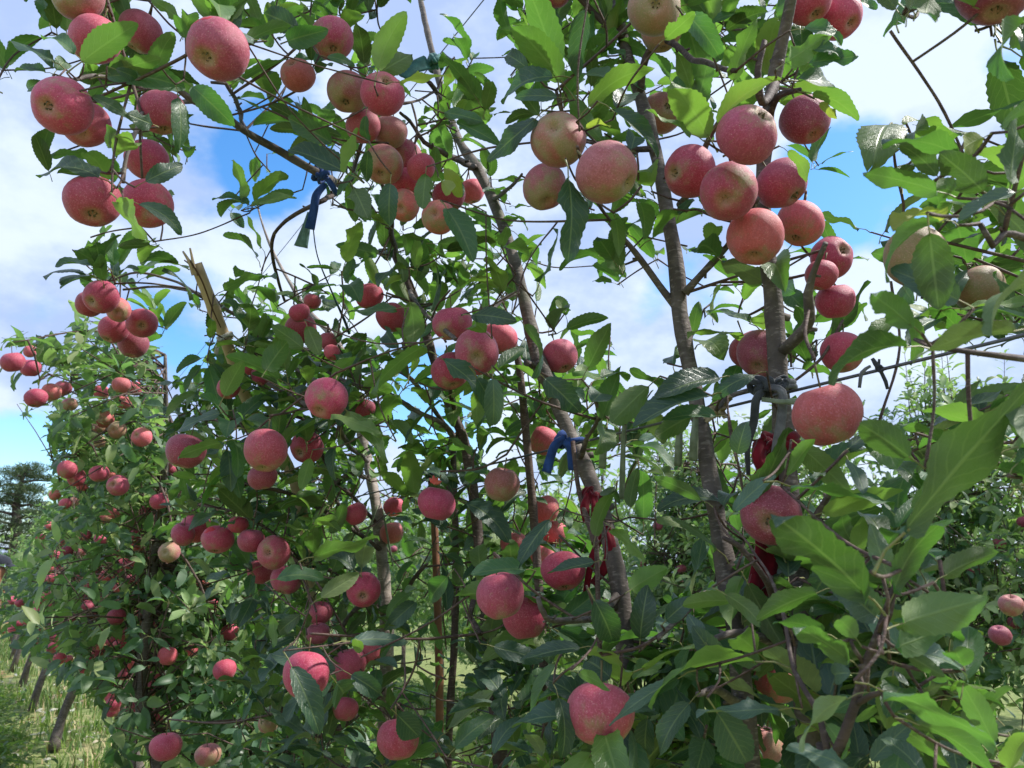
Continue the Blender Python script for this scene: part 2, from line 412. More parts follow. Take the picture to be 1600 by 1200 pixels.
# four triangle leaf for distant rows
TINY = (np.array([(0, 0, 0), (-.22, .42, .05), (0, .45, 0), (.22, .42, .05), (0, 1.1, -.16)]), np.array([(0, 2, 1), (0, 3, 2), (1, 2, 4), (2, 3, 4)]), np.array([(.5, 0), (0, .45), (.5, .45), (1, .45), (.5, 1)]))

def frame(d, n):
    d = d.normalized(); n = (n - d * n.dot(d))
    if n.length < 1e-4: n = d.orthogonal()
    n.normalize(); s = d.cross(n)
    return Matrix(((s.x, d.x, n.x), (s.y, d.y, n.y), (s.z, d.z, n.z)))
def leaf_obj(parent, base, P, d, n, L, key, var, wf=1., mid=False):
    me = (MIDMESH if mid else LEAFMESH)[key, var]
    o = bpy.data.objects.new('leaf', me); C.objects.link(o); o.parent = parent
    R = frame(d, n).to_4x4(); S = Matrix.Diagonal((L * wf, L, L, 1))
    o.matrix_basis = Matrix.Translation(P - base) @ R @ S
    return o
def batch_mesh(name, items, variants, mats, base=(0, 0, 0)):
    """items: list of (P, d, n, L, variant, matindex) -> one mesh"""
    Vs, Fs, UVs, MIs, off = [], [], [], [], 0
    by = {}
    for it in items: by.setdefault((it[4], it[5]), []).append(it)
    for (vi, mi), L in by.items():
        g = variants[vi]
        D = np.array([tuple(i[1]) for i in L]); D /= np.linalg.norm(D, axis=1)[:, None]
        Nn = np.array([tuple(i[2]) for i in L]); Nn = Nn - D * (Nn * D).sum(1)[:, None]; Nn /= np.maximum(np.linalg.norm(Nn, axis=1), 1e-5)[:, None]
        S = np.cross(D, Nn); P = np.array([tuple(i[0]) for i in L]) - np.array(base); sc_ = np.array([i[3] for i in L])[:, None, None]
        B = np.stack([S, D, Nn], 1)
        V = (g[0] @ B) * sc_ + P[:, None, :]
        k = len(g[0]); m = len(L)
        Vs.append(V.reshape(-1, 3)); Fs.append((g[1][None] + (np.arange(m) * k)[:, None, None] + off).reshape(-1, g[1].shape[1]))
        UVs.append(np.tile(g[2], (m, 1))); MIs.append(np.full(m * len(g[1]), mi)); off += m * k
    return mesh_np(name, np.concatenate(Vs), np.concatenate(Fs), mats, np.concatenate(UVs), np.concatenate(MIs))

# ------------------------------------------------------------------ apples
def apple_profile(n, m, seed):
    rr = random.Random(seed); h = rr.uniform(.88, 1.0); lob = rr.uniform(.02, .055); ph = rr.random() * 6; sk = rr.uniform(-.09, .09); el = rr.uniform(-.03, .03)
    V, F, T = [], [], []
    for i in range(n + 1):
        f = math.pi * i / n
        for k in range(m):
            a = 2 * math.pi * k / m
            x = math.sin(f) * (1 + .07 * math.cos(f))
            x *= 1 + lob * math.cos(5 * a + ph) * max(0, -math.cos(f)) ** 1.5 + el * math.cos(2 * a)
            z = math.cos(f) * h
            q = math.sin(f)
            z += -.34 * math.exp(-(q / .26) ** 2) if math.cos(f) > 0 else .27 * math.exp(-(q / .25) ** 2)
            z += sk * x * math.cos(a)
            x *= 1 + .035 * mnoise.noise(Vector((math.cos(a) * math.sin(f) * 1.3 + seed * 5, math.sin(a) * math.sin(f) * 1.3, math.cos(f) * 1.3)))
            if i in (0, n): x = .0005
            V.append((x * math.cos(a), x * math.sin(a), z))
    for i in range(n):
        for k in range(m): F.append((i * m + k, (i + 1) * m + k, (i + 1) * m + (k + 1) % m, i * m + (k + 1) % m))
    return V, F
APPLE = [mesh_np('apple_flesh', *apple_profile(26, 30, s), [M['apple']]) for s in range(6)]
APPLEs = [mesh_np('apple_flesh_small', *apple_profile(14, 16, s), [M['apple']]) for s in range(3)]
def calyx_mesh():
    V, F = [], []
    rr = random.Random(4)
    for k in range(5):
        a = k * 1.2566; 
        for j, (r, z, wd) in enumerate(((.02, -.58, .04), (.09, -.64, .06), (.15, -.72, .042), (.10 + rr.uniform(-.03, .05), -.82, .008))):
            for s in (-1, 1):
                V.append((math.cos(a) * r - math.sin(a) * s * wd, math.sin(a) * r + math.cos(a) * s * wd, z))
        o = k * 8
        for j in range(3): F.append((o + j * 2, o + j * 2 + 1, o + j * 2 + 3, o + j * 2 + 2))
    return mesh_np('calyx_mesh', V, F, [M['calyx']], smooth_=False)
CALYX = calyx_mesh()
# tones: blush colour + how much of the skin it covers
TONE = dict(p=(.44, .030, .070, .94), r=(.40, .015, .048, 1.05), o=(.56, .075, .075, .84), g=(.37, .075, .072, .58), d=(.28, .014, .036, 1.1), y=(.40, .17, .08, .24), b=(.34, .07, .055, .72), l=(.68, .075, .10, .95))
# x, y, diameter, calyx offset (fractions of the radius, None = hanging down), tone, label, [depth factor]
A = '''
121 -7 76 -.4 .3 g|greenish apple cut by the top edge, highest of the upper left corner
148 62 76 n n p|pink apple below the corner apple with a broad pale leaf lying over its middle
220 50 66 n n p|pink apple behind leaves, right of the leaf covered one in the upper left corner
97 166 90 -.12 .32 p|big pink apple at far upper left showing its greenish calyx end
134 195 72 .2 .7 p|pink apple tucked behind and right below the big calyx showing one at far upper left
340 78 96 -.2 .62 p|big blushed apple with a bright red skinned scar on its shoulder, top left
253 176 74 n n p|apple half hidden by leaves directly under the long arching branch at upper left
230 250 66 n n p|uppermost apple of the hanging trio at left, a dark leaf across its lower right
145 315 86 .3 .75 r|large red apple, left one of the hanging trio at left
232 319 77 .55 .5 r|right apple of the hanging trio at left, crossed by a long dark leaf
519 61 68 n n p|rosy apple just below the top edge above the small orange green one
465 117 54 -.2 -.5 o|small orange green apple hanging alone on a thin branch near the top
543 144 66 .0 .85 g|pinkish green apple touching the left side of the highest clustered apple, top centre
598 146 70 .33 -.38 p|round pink apple with dark calyx near its top right, top of the centre cluster
568 198 56 n n p|apple mostly behind a dark hanging leaf, second tier of the upper centre cluster
609 207 56 n n b|shaded brownish apple under the two highest clustered apples, top centre
599 258 64 -.1 .75 g|greenish apple with a calyx below, left of the round crimson one, upper centre
631 248 60 -.2 .3 r|round crimson apple showing its calyx at the middle of the upper centre cluster
658 262 46 n n r|red apple peeking out to the right behind the round crimson one, upper centre
634 287 52 n n r|red apple squeezed below the crimson and the greenish apples, upper centre
631 321 50 -.1 .4 o|small orange green striped apple at the foot of the upper centre cluster
685 339 54 -.2 -.05 o|small orange apple with calyx facing out, lowest right in the upper centre cluster
702 306 52 n n r|red apple behind the yellow lime leaf at the upper centre
737 299 42 n n l|bright pink apple peeking out behind the centre trunk
866 -22 66 n n p|pink apple underside at the top edge, above the big dark hanging leaf
1022 12 84 -.1 .3 y|yellow green apple at the top edge right of the dark branches
1034 50 64 n n y|yellow green apple hidden behind the top edge one, only its lower rim showing
872 218 88 -.22 -.18 g|blushed green apple with star shaped calyx facing the viewer, left of the leaning trunk
948 270 98 .72 .5 g|largest green bottomed apple beside the leaning trunk, its calyx at lower right
851 293 70 .1 .8 g|green pink apple low behind the calyx facing one, left of the hanging dark leaf
1034 176 66 .2 -.1 b|brownish shaded apple right behind the leaning trunk, upper right of centre
1077 268 84 -.85 .2 r|oval dark red apple lying sideways, leftmost of the big right cluster
1168 210 98 .42 -.58 p|tall pink apple crowning the big right cluster, its calyx at upper right
1138 300 92 -.36 .48 p|round pink apple at the centre front of the big right cluster
1222 287 84 .5 .72 p|deep pink apple at the right of the big right cluster, above the orange ones
1180 371 88 -.2 .85 o|orange green apple at the bottom of the big right cluster
1250 350 76 n n o|peach pink apple at the lower right of the big right cluster, partly behind others
1258 188 77 .25 .86 d|single deep red apple right above the big right cluster, beneath a yellow green leaf
1264 2 76 n n r|red apple at the top edge right of the dark trunk, left of a pair
1310 26 74 .4 .65 p|pink apple at the top edge behind a lime leaf, right of a pair
1300 402 68 .3 -.3 r|red apple with a pale calyx near its right edge below the big right cluster
1283 430 50 n n r|red apple behind and under the calyx showing one below the big right cluster
1305 471 62 n n r|red apple behind a lime leaf, third down along the right trunk
1316 551 66 n n p|pink red apple beneath the long dark leaf above the trellis wire
1190 555 78 -.4 .6 d|dark red apple left of the right trunk just over the grey knot
1172 546 66 n n r|red apple peeking out left behind the dark one above the grey knot
1293 648 106 n n o|largest coral apple just under the trellis wire at right
1205 806 96 -.35 .12 d|big dark red apple hanging in front of the red cloth on the right trunk
1432 402 96 -.1 .5 y|big pale peach apple behind leaves near the right edge
1530 452 76 n n y|pale yellow green apple behind grey green leaves near the right edge
1556 -20 116 n n d|dark purple apple cut off by the top right corner
157 464 54 -.2 .4 r|dark pink apple, top of the cluster of six hanging left of the bamboo cane
139 476 42 n n r|red apple poking out on the left of the cluster of six
185 484 38 .4 .3 o|small orange apple at the centre of the cluster of six
177 515 46 n n r|left apple in the lower tier of the cluster of six
222 505 47 .4 .25 r|right apple in the lower tier of the cluster of six, dot calyx visible
208 537 47 n n d|lowest and darkest apple of the cluster of six
20 566 35 n n r|red apple at the left edge, left of the outlying pair
48 575 32 n n p|pink apple next to the left edge one on the outlying branch
47 549 20 n n o|tiny orange apple between leaves above the outlying pair at left edge
56 622 34 n n r|red apple hanging lowest on the outlying branch at the left edge
80 613 30 n n o|striped orange apple right of the lowest one on the outlying branch at the left edge
98 607 26 n n p|small pink apple ending the outlying branch toward the receding row
109 632 24 n n g|small greenish pink apple at the inner end of the outlying branch
158 613 24 n n l|small coral apple left of the top trio in the receding row
190 602 30 n n o|small orange coral apple heading the top trio of the receding row
211 607 23 n n l|pinkish apple on the right of the top trio in the receding row
193 628 25 n n l|coral apple at the bottom of the top trio in the receding row
163 655 28 .0 -.2 o|green red apple with facing calyx, top of the four greenish ones on the receding row
155 668 24 n n b|brown red apple under the top of the four greenish ones, receding row
183 672 29 .0 -.1 g|yellow green apple with round calyx, right of the four greenish ones, receding row
157 690 22 n n y|small plain yellow green apple lowest of the four greenish ones, receding row
221 683 31 -.2 -.3 l|lone bright coral apple with a pale calyx on the receding row edge
105 734 30 n n p|pink apple, far left of the chain of apples at the middle of the receding row
119 746 29 .0 .3 r|red apple, second of the chain of apples at the middle of the receding row
155 740 30 n n p|pink apple in the shade at the centre of the chain, receding row
129 760 18 n n l|small coral apple beneath the chain of apples, receding row
171 748 25 n n o|orange pink apple beside the largest of the chain, receding row
184 758 34 -.1 -.2 p|largest apple of the chain at the middle of the receding row
264 733 25 n n p|small pink apple at the right rim of the receding row beneath the dark cane shoots
250 783 31 n n r|red brown apple right of centre of the receding row, below the rim apple
86 773 18 n n o|tiny orange apple on the outer left rim of the receding row
102 787 19 n n l|tiny coral apple in the pair on the left rim of the receding row
116 784 15 n n b|tiny brown apple in the pair on the left rim of the receding row
133 837 19 n n l|bright red little apple on the left, over the deep shade of the receding row
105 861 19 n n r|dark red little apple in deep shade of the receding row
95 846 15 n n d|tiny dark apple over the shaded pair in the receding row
126 863 16 n n p|tiny pink apple right of the shaded pair in the receding row
122 900 16 n n p|tiny pink apple below the shaded pair in the receding row
92 890 15 n n r|tiny red apple left below the shaded pair in the receding row
208 906 21 n n p|small rose apple half covered by a leaf, centre of the lower receding row
212 946 17 n n g|small greenish apple above the big red one in the lower receding row
182 964 29 n n r|bright red apple, largest in the lower receding row
137 947 20 n n p|small pink apple, upper of the pair left of the bright red one, receding row
145 961 18 n n l|small coral apple, lower of the pair left of the bright red one, receding row
128 934 17 n n r|little red apple just over the pair in the lower receding row
93 1029 19 n n l|coral apple lowest on the left above the leaning trunk
107 1030 14 n n o|tiny orange apple beside the coral one above the leaning trunk
262 1025 30 n n l|bright coral apple facing the light in the lower left
290 705 60 -.2 .9 d|deep crimson apple at the left flank of the second tree, under a long leaf
357 606 36 n n r|red apple half hidden by leaves under the bamboo cane tie
386 574 30 n n l|pink apple peeking out between leaves right of the bamboo cane
415 704 69 .0 .9 p|wide pink apple with brown streaks, left of centre at mid height
510 623 69 -.2 .62 p|round crimson pink apple hanging alone left of centre
479 699 54 -.3 .3 r|knobbly red apple right of the wide pink one
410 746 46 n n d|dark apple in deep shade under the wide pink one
407 588 30 n n r|small red apple in the leaves above the round one left of centre
577 463 44 n n r|red apple over a long flat leaf near the wood fork, upper left of centre
612 496 48 n n r|red apple under the long flat leaf with a little leaf hanging before it
488 471 28 n n l|pinkish red apple at the top of the leafy crown left of centre
468 489 34 n n p|pink apple left under the topmost one of the leafy crown left of centre
470 514 50 n n r|wide red apple behind a pale leaf in the leafy crown left of centre
513 533 30 n n p|pink apple right of the pale leaf in the leafy crown left of centre
519 551 26 n n l|small bright pink apple lowest in the leafy crown left of centre
707 506 64 n n p|pink apple at the upper left of the central cluster of four
745 550 72 .05 .3 r|front crimson apple of the central cluster of four
780 529 58 n n o|peach coloured apple at the upper right of the central cluster of four
704 580 62 n n r|red apple at the lower left of the central cluster of four
875 557 57 n n p|speckled red apple right of the centre trunk behind a bright leaf
848 689 48 n n o|orange apple behind the centre trunk at the blue tie
570 638 34 n n r|red apple half hidden behind a leaf near the lone cane shoots, centre left
784 757 56 n n b|brownish orange apple hanging alone below the trellis wire
682 787 60 n n p|round pink apple with a red frilly petal on its top, centre
556 803 36 n n r|dark red apple partly behind leaves left of the pale trunk
615 792 32 n n l|small bright pink apple right of the pale trunk
612 833 38 n n o|orange apple hanging right of the pale trunk
305 826 48 n n r|elongated pink red apple, middle of the left trio by the dark shoots
286 835 36 n n r|red apple half behind the elongated one at the left
340 843 50 .0 .85 p|pink apple with green base, right of the left trio
372 820 32 n n r|red apple partly cut by leaves right of the green based pink one
264 863 33 .0 -.2 g|pale green red apple with its calyx facing out at lower left
240 870 22 n n p|pink apple next to the pale green calyx one at lower left
235 889 22 n n r|red apple below left of the pale green calyx one
267 882 20 n n o|orange apple directly below the pale green calyx one
318 913 23 n n o|peach apple alone beside a dark shoot at lower left
335 944 20 n n l|pale coral apple lower right of the lone peach one
360 988 28 n n l|pink apple split by a leaf in the lower left foliage
300 1016 20 n n l|coral apple behind leaves, right of the bright coral one at lower left
351 1047 36 n n r|red apple crossed by a dark leaf in the lower left foliage
195 1053 22 n n p|small pink apple deep in shade above the bottom left tree trunk
259 1167 48 n n r|red apple at the bottom edge, larger one at lower left
325 1180 40 n n b|brown pink apple at the bottom edge right of the red one
427 863 53 -.1 -.2 p|bright red apple with pale star calyx, top of the lower left of centre trio
408 893 44 n n r|red apple at the left bottom of the star calyx trio
447 906 50 n n p|pink apple at the right bottom of the star calyx trio
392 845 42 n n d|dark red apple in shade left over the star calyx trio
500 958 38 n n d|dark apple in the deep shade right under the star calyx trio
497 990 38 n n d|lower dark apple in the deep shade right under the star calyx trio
568 922 55 .12 .2 r|crimson apple with calyx facing out in front of the pale trunk
478 1055 74 n n r|large red apple behind a big dark green leaf, lower left of centre
545 1040 54 n n p|pink apple with a pale round leaf over it, lower left of centre
580 1021 38 n n l|pink apple behind the one with the pale round leaf
540 1108 40 n n p|pink apple half hidden by dark leaves below the pale round leaf one
622 1155 66 .2 .8 r|red apple at bottom centre left with leaf over its shoulder
419 1130 32 .3 -.6 g|small green apple with pink blush low on the left of centre
782 930 78 n n p|large red apple behind long leaves, left of the lower centre trio
880 892 70 .1 .8 r|dark red apple right of the lower centre trio with a leaf across it
820 965 72 n n r|red apple with its bottom covered by dark leaves in the lower centre trio
938 1116 106 -.1 .85 p|biggest speckled apple at bottom centre under leaves
1214 1066 72 n n o|orange brown apple between dark stems near the bottom right
1192 1166 62 n n b|brown apple at the bottom edge right of centre behind leaves
1281 1070 26 n n l|small pink apple glimpsed between leaves at the bottom right
848 868 42 n n l|coral apple seen behind the thin cane at lower centre
803 850 44 n n o|golden orange apple behind leaves at lower centre
850 796 50 n n o|golden apple behind leaves left of the red cloth tie
866 832 42 n n l|pink orange apple beneath the golden one near the red cloth tie
1563 993 32 n n d|purplish apple of the row behind at the right edge
1552 984 22 n n d|purplish apple partly behind the right edge one, row behind
1578 1010 22 n n d|small purplish apple below the right edge one, row behind
1540 798 20 n n d|small purple apple high on the row behind near the right edge
1530 903 16 n n d|tiny dark apple beside a thin trunk of the row behind
1580 946 36 n n b|brownish pink apple at the right edge, row behind
1508 838 18 n n d|small dark apple by a brown withered leaf, row behind
1028 822 16 n n d|tiny purple apple in the row behind, between the two right trunks
1065 889 16 n n d|purple apple near the leaning trunk in the row behind
1050 915 14 n n d|tiny purple apple low between the trunks, row behind
1062 911 13 n n d|tiny purple apple right next to the lowest one, row behind
645 948 11 n n d|tiny far apple beside the reddish cane, row behind
637 887 10 n n d|tiny far apple at the upper right of the pale trunk, row behind
634 897 9 n n d|tiny far apple below another beside the pale trunk, row behind
615 858 12 n n d|tiny far apple beneath the orange one near the pale trunk
'''
APPLES = []
for line in A.strip().splitlines():
    a, lab = line.split('|'); f = a.split()
    x, y, d = map(float, f[:3]); cal = None if f[3] == 'n' else (float(f[3]), float(f[4]))
    dep = .075 * 1200 / d
    APPLES.append(dict(x=x, y=y, d=d, cal=cal, tone=f[5], label=lab, t=dep, far='row behind' in lab or 'tiny far' in lab))
# small fruit of a near cluster is small fruit, not distant fruit
SMALLFRUIT = {(465, 117): 1.42, (631, 321): 1.42, (685, 339): 1.38, (185, 484): 1.85, (658, 262): 1.4, (634, 287): 1.43, (702, 306): 1.5, (568, 198): 1.42, (609, 207): 1.42, (737, 299): 1.95,
              (357, 606): 1.62, (386, 574): 1.8, (407, 588): 1.7, (488, 471): 1.75, (468, 489): 1.66, (513, 533): 1.66, (519, 551): 1.6, (570, 638): 1.75, (556, 803): 1.75, (615, 792): 2.15, (612, 833): 2.1,
              (410, 746): 1.55, (392, 845): 1.7, (500, 958): 1.65, (497, 990): 1.62, (540, 1108): 1.6, (580, 1021): 1.72, (848, 689): 1.7, (848, 868): 1.75, (803, 850): 1.72, (850, 796): 1.8, (866, 832): 1.8, (1281, 1070): 1.3,
              (286, 835): 1.85, (372, 820): 1.8, (1283, 430): 1.12, (1034, 176): 1.5, (1034, 50): 1.28, (419, 1130): 1.9, (577, 463): 1.7, (612, 496): 1.65, (139, 476): 1.75, (740, 290): 1.9, (784,757):1.45, (1190,555):1.13,(1172,546):1.22,(1305,471):1.14,(1316,551):1.08}
for a in APPLES:
    k = (int(a['x']), int(a['y']))
    if k in SMALLFRUIT: a['t'] = SMALLFRUIT[k]
    if a['d'] < 34 and a['x'] < 300 and a['y'] > 590: a['t'] = min(6.5, a['t'] * (.92 if a['d'] > 19 else .95))
    if a['far'] and a['t'] > 3: a['t'] = max(4.0, min(a['t'], 9.5))
    a['r'] = a['d'] / 2 * a['t'] / 1200 * .985
for it in range(14):                     # fruit may touch but not run into each other
    for i, a in enumerate(APPLES):
        for b in APPLES[:i]:
            pa, pb = at(a['x'], a['y'], a['t']), at(b['x'], b['y'], b['t'])
            if (pa - pb).length < .93 * (a['r'] + b['r']):
                q = a if a['t'] >= b['t'] else b
                q['t'] *= 1.012; q['r'] = q['d'] / 2 * q['t'] / 1200 * .985
for a in APPLES: a['P'] = at(a['x'], a['y'], a['t'])
AP = np.array([(a['x'], a['y'], a['d'] / 2, a['t']) for a in APPLES])
def dep_at(x, y):                        # how far the front foliage of the row hangs here
    q = AP[(AP[:, 2] > 17) & (AP[:, 3] < 2.2)]
    e = np.array(EXTRA_DEPTH)
    X = np.concatenate([q[:, 0], e[:, 0]]); Y = np.concatenate([q[:, 1], e[:, 1]]); Z = np.concatenate([q[:, 3], e[:, 2]])
    w_ = 1 / (((X - x) ** 2 + (Y - y) ** 2) + 900) ** 1.6
    return float((w_ * Z).sum() / w_.sum())
EXTRA_DEPTH = [(60, 60, 1.15), (420, 30, 1.35), (770, 60, 1.5), (760, 400, 1.5), (980, 660, 1.15), (1050, 900, 1.05), (1060, 1050, .95), (1120, 1130, .85), (1350, 1150, .62), (1500, 1000, .58), (1560, 1150, .55), (1400, 900, .62), (1520, 760, .52), (1330, 720, .72), (1400, 500, .6), (1550, 300, .62), (1450, 230, .68), (1420, 30, .6), (700, 1100, 1.3), (650, 950, 1.5), (330, 430, 1.6), (150, 400, 1.55), (390, 320, 1.5), (740, 660, 1.45), (1090, 640, 1.1), (420, 1160, 1.6), (540, 860, 1.6), (1250, 1000, .8), (1180, 900, .95), (360, 660, 1.5), (240, 640, 1.65), (700, 420, 1.5), (620, 400, 1.5), (900, 640, 1.35), (1440, 1050, .55)]
def clear_px(P, m):
    x, y, t = proj(P)
    return not ((np.hypot(AP[:, 0] - x, AP[:, 1] - y) < AP[:, 2] + m) & (AP[:, 3] > t - .05)).any()
def clear_of_fruit(P, tol=.84):
    """False when this point would stand in front of a fruit the photograph shows free"""
    x, y, t = proj(P)
    h = (np.hypot(AP[:, 0] - x, AP[:, 1] - y) < AP[:, 2] * tol) & (AP[:, 3] > t - .02)
    return not h.any()
# ------------------------------------------------------------------ the near trees: trunks and limbs
# points: x, y (photo), L = distance of the point across the row, or 't' depth when given as a negative number; radius m
def pt(q, limb=False):
    x, y, L, r = q
    if L < 0: return at(x, y, -L), r
    t = row_t(x, y, L)
    if limb: t = min(t, dep_at(x, y) * 1.13)
    return at(x, y, t), r
SK = []          # skeleton points (Vector, tree key, radius)
TREES = {}
def near_tree(key, label, trunk, limbs, dark=False, ground=True, base_r=None):
    pr = [pt(q) for q in trunk]
    P = [p for p, _ in pr]; R = [r for _, r in pr]
    if ground:
        b = P[0].copy(); g = Vector((b.x + .04, b.y + .05, 0)); mid = Vector((b.x + .015, b.y + .02, b.z * .5))
        P = [g, mid] + P; R = [(base_r or R[0]) * 1.5, (base_r or R[0]) * 1.1] + R
    base = Vector((P[0].x, P[0].y, 0)) if ground else P[0].copy()
    root = empty('apple_tree', base, label, 'apple tree', 'apple trees in the trellised row')
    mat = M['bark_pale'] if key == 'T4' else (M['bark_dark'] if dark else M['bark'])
    R = [r * (.72 if key in ('T1', 'T3') else (.62 if key == 'TF' else .80)) for r in R]
    CP, CRR = catmull(P, R, .018)
    # knuckles where spurs left the wood
    rr = random.Random(sum(map(ord, key)))
    CRR = [r * (1 + .05 * mnoise.noise(Vector((i * .21, rr.random() * .01, 3)))) for i, r in enumerate(CRR)]
    for k in range(int(len(CRR) / 16)):
        j = rr.randrange(3, len(CRR) - 3)
        for dj, f in ((-1, 1.06), (0, 1.15), (1, 1.07)): CRR[j + dj] *= f
    g = Geo(); g.add(tube(CP, CRR, 14, .22, rr.random() * 9))
    for k in range(9):                    # cut spur stubs
        j = rr.randrange(6, len(CP) - 6); d = Vector((rr.uniform(-1, 1), rr.uniform(-1, .4), rr.uniform(-.1, .7))).normalized()
        r0 = CRR[j]; g.add(tube([CP[j], CP[j] + d * r0 * 1.2, CP[j] + d * r0 * 1.7], [r0 * .5, r0 * .38, r0 * .42], 7, .3, k))
    g.build('trunk', mat, root, base)
    for p, r in zip(CP[::2], CRR[::2]):
        if p.z > .5: SK.append((p, key, r))
    TREES[key] = dict(root=root, base=base, twig=Geo(), n=0, extra=[])
    for lb in limbs:
        dk = dark
        if isinstance(lb, tuple): dk, lb = lb
        pr = [pt(lb[0])] + [pt(q, True) for q in lb[1:]]
        CP2, CR2 = catmull([p for p, _ in pr], [r * (.6 if key in ('TF', 'TR') else .8) for _, r in pr], .014)
        CR2 = [r * (1 + .1 * mnoise.noise(Vector((i * .4, 1, lb[0][0])))) for i, r in enumerate(CR2)]
        CP2 = [p + Vector((mnoise.noise(Vector((i * .13, lb[0][0], 1))), mnoise.noise(Vector((i * .13, lb[0][0], 7))), mnoise.noise(Vector((i * .13, lb[0][0], 4))))) * .006 for i, p in enumerate(CP2)]
        g = Geo(); g.add(tube(CP2, CR2, 9, .25, lb[0][1]))
        for k in range(4):
            j = rr.randrange(2, max(3, len(CP2) - 2)); d = Vector((rr.uniform(-1, 1), rr.uniform(-1, 1), rr.uniform(-.3, 1))).normalized(); r0 = CR2[j]
            g.add(tube([CP2[j], CP2[j] + d * r0 * 1.8, CP2[j] + d * r0 * 2.4], [r0 * .6, r0 * .4, r0 * .42], 6, .3, k))
        g.build('branch', M['bark_dark'] if dk else M['bark'], root, base)
        for p, r in zip(CP2[::2], CR2[::2]): SK.append((p, key, r))
    return root

near_tree('T1', 'leaning grey brown apple trunk forking at mid height, left of the big apple cluster',
    [(1172, 1200, .85, .018), (1145, 960, .85, .018), (1122, 820, .85, .0172), (1098, 680, .85, .017), (1075, 560, .85, .0165), (1062, 490, .85, .0165), (1059, 430, .85, .018), (1046, 350, .84, .0155), (1024, 235, .83, .0150), (1000, 150, .82, .014), (972, 55, .8, .013), (950, -40, .78, .012), (920, -160, .75, .009)],
    [[(1056, 478, .85, .010), (1030, 445, .83, .0075), (1000, 405, .8, .0065), (975, 372, .76, .005), (955, 350, .72, .004)],
     [(1070, 458, .85, .009), (1100, 425, .86, .0065), (1128, 395, .86, .006), (1160, 350, .82, .0055), (1185, 310, .80, .005)],
     (True, [(1022, 232, .83, .007), (985, 230, .78, .006), (940, 228, .72, .005), (905, 215, .66, .004), (880, 180, .62, .004), (868, 140, .6, .003)]),
     (True, [(1000, 150, .82, .009), (1010, 90, .8, .008), (1035, 60, .8, .007), (1075, 90, .78, .006), (1110, 100, .74, .005), (1150, 110, .7, .004)]),
     (True, [(975, 60, .8, .009), (930, 20, .75, .007), (890, -20, .7, .006)]),
     [(1145, 960, .85, .008), (1105, 925, .78, .006), (1070, 960, .72, .0045), (1030, 1000, .66, .0035)],
     [(1160, 1100, .85, .009), (1120, 1080, .72, .006), (1090, 1085, .66, .004)],
     [(1062, 320, .84, .007), (1078, 300, .8, .006), (1100, 230, .76, .005), (1130, 180, .73, .004), (1150, 150, .7, .004)],
    ])
near_tree('T2', 'right hand apple trunk tied with red cloth and grey bands below the big cluster',
    [(1268, 1200, .85, .0165), (1253, 960, .85, .0165), (1245, 870, .85, .0165), (1232, 760, .85, .016), (1222, 650, .85, .0158), (1215, 560, .85, .0155), (1208, 470, .85, .015), (1200, 400, .85, .014), (1192, 300, .86, .0125), (1197, 200, .86, .012), (1212, 110, .86, .0115), (1232, 20, .84, .010), (1245, -60, .82, .008), (1250, -160, .8, .006)],
    [[(1222, 548, .85, .010), (1245, 525, .83, .0095), (1262, 500, .81, .009), (1262, 460, .79, .007), (1270, 430, .78, .005), (1290, 380, .76, .004)],
     (True, [(1210, 130, .86, .009), (1190, 160, .80, .007), (1185, 110, .78, .006), (1195, 60, .78, .005)]),
     (True, [(1200, 190, .86, .007), (1215, 150, .82, .006), (1250, 140, .8, .004)]),
     (True, [(1248, 1050, .85, .008), (1215, 950, .8, .006), (1190, 900, .74, .005), (1150, 850, .7, .004), (1130, 840, .68, .003)]),
     [(1222, 610, .85, .006), (1180, 608, .84, .005), (1135, 620, .8, .0045), (1120, 640, .76, .004)],
     [(1220, 1010, .84, .008), (1160, 990, .75, .006), (1100, 1000, .68, .004)],
     [(1245, 860, .85, .007), (1280, 800, .8, .005), (1300, 760, .77, .0035)],
    ])
near_tree('T3', 'central slanting apple trunk running from the top edge down past the blue tie',
    [(985, 1200, .85, .021), (975, 1000, .85, .0205), (965, 900, .85, .0203), (930, 770, .85, .020), (890, 680, .85, .0195), (862, 610, .85, .019), (838, 550, .85, .0185), (815, 450, .85, .0175), (795, 380, .85, .017), (770, 312, .85, .017), (745, 262, .85, .0185), (720, 225, .85, .0155), (700, 175, .85, .0145), (682, 110, .85, .0135), (668, 50, .85, .012), (655, -10, .85, .011), (640, -90, .85, .008)],
    [(True, [(745, 262, .85, .010), (715, 250, .80, .009), (690, 238, .74, .0075), (662, 225, .66, .006), (640, 190, .6, .005), (625, 175, .56, .004)]),
     (True, [(700, 178, .85, .006), (680, 140, .82, .006), (665, 125, .8, .005)]),
     [(855, 600, .85, .012), (832, 575, .83, .010), (822, 565, .83, .009)],
     [(905, 720, .85, .007), (915, 690, .8, .005), (935, 650, .75, .004), (925, 610, .7, .0035)],
     [(968, 925, .85, .008), (930, 965, .75, .006), (885, 970, .66, .006), (850, 960, .6, .005), (838, 930, .58, .004)],
     [(982, 1150, .85, .006), (920, 1095, .76, .005), (860, 1078, .7, .004)],
     [(770, 312, .85, .007), (800, 290, .8, .005), (815, 270, .77, .003)],
     [(815, 455, .85, .007), (785, 470, .78, .005), (760, 490, .7, .004)],
    ])
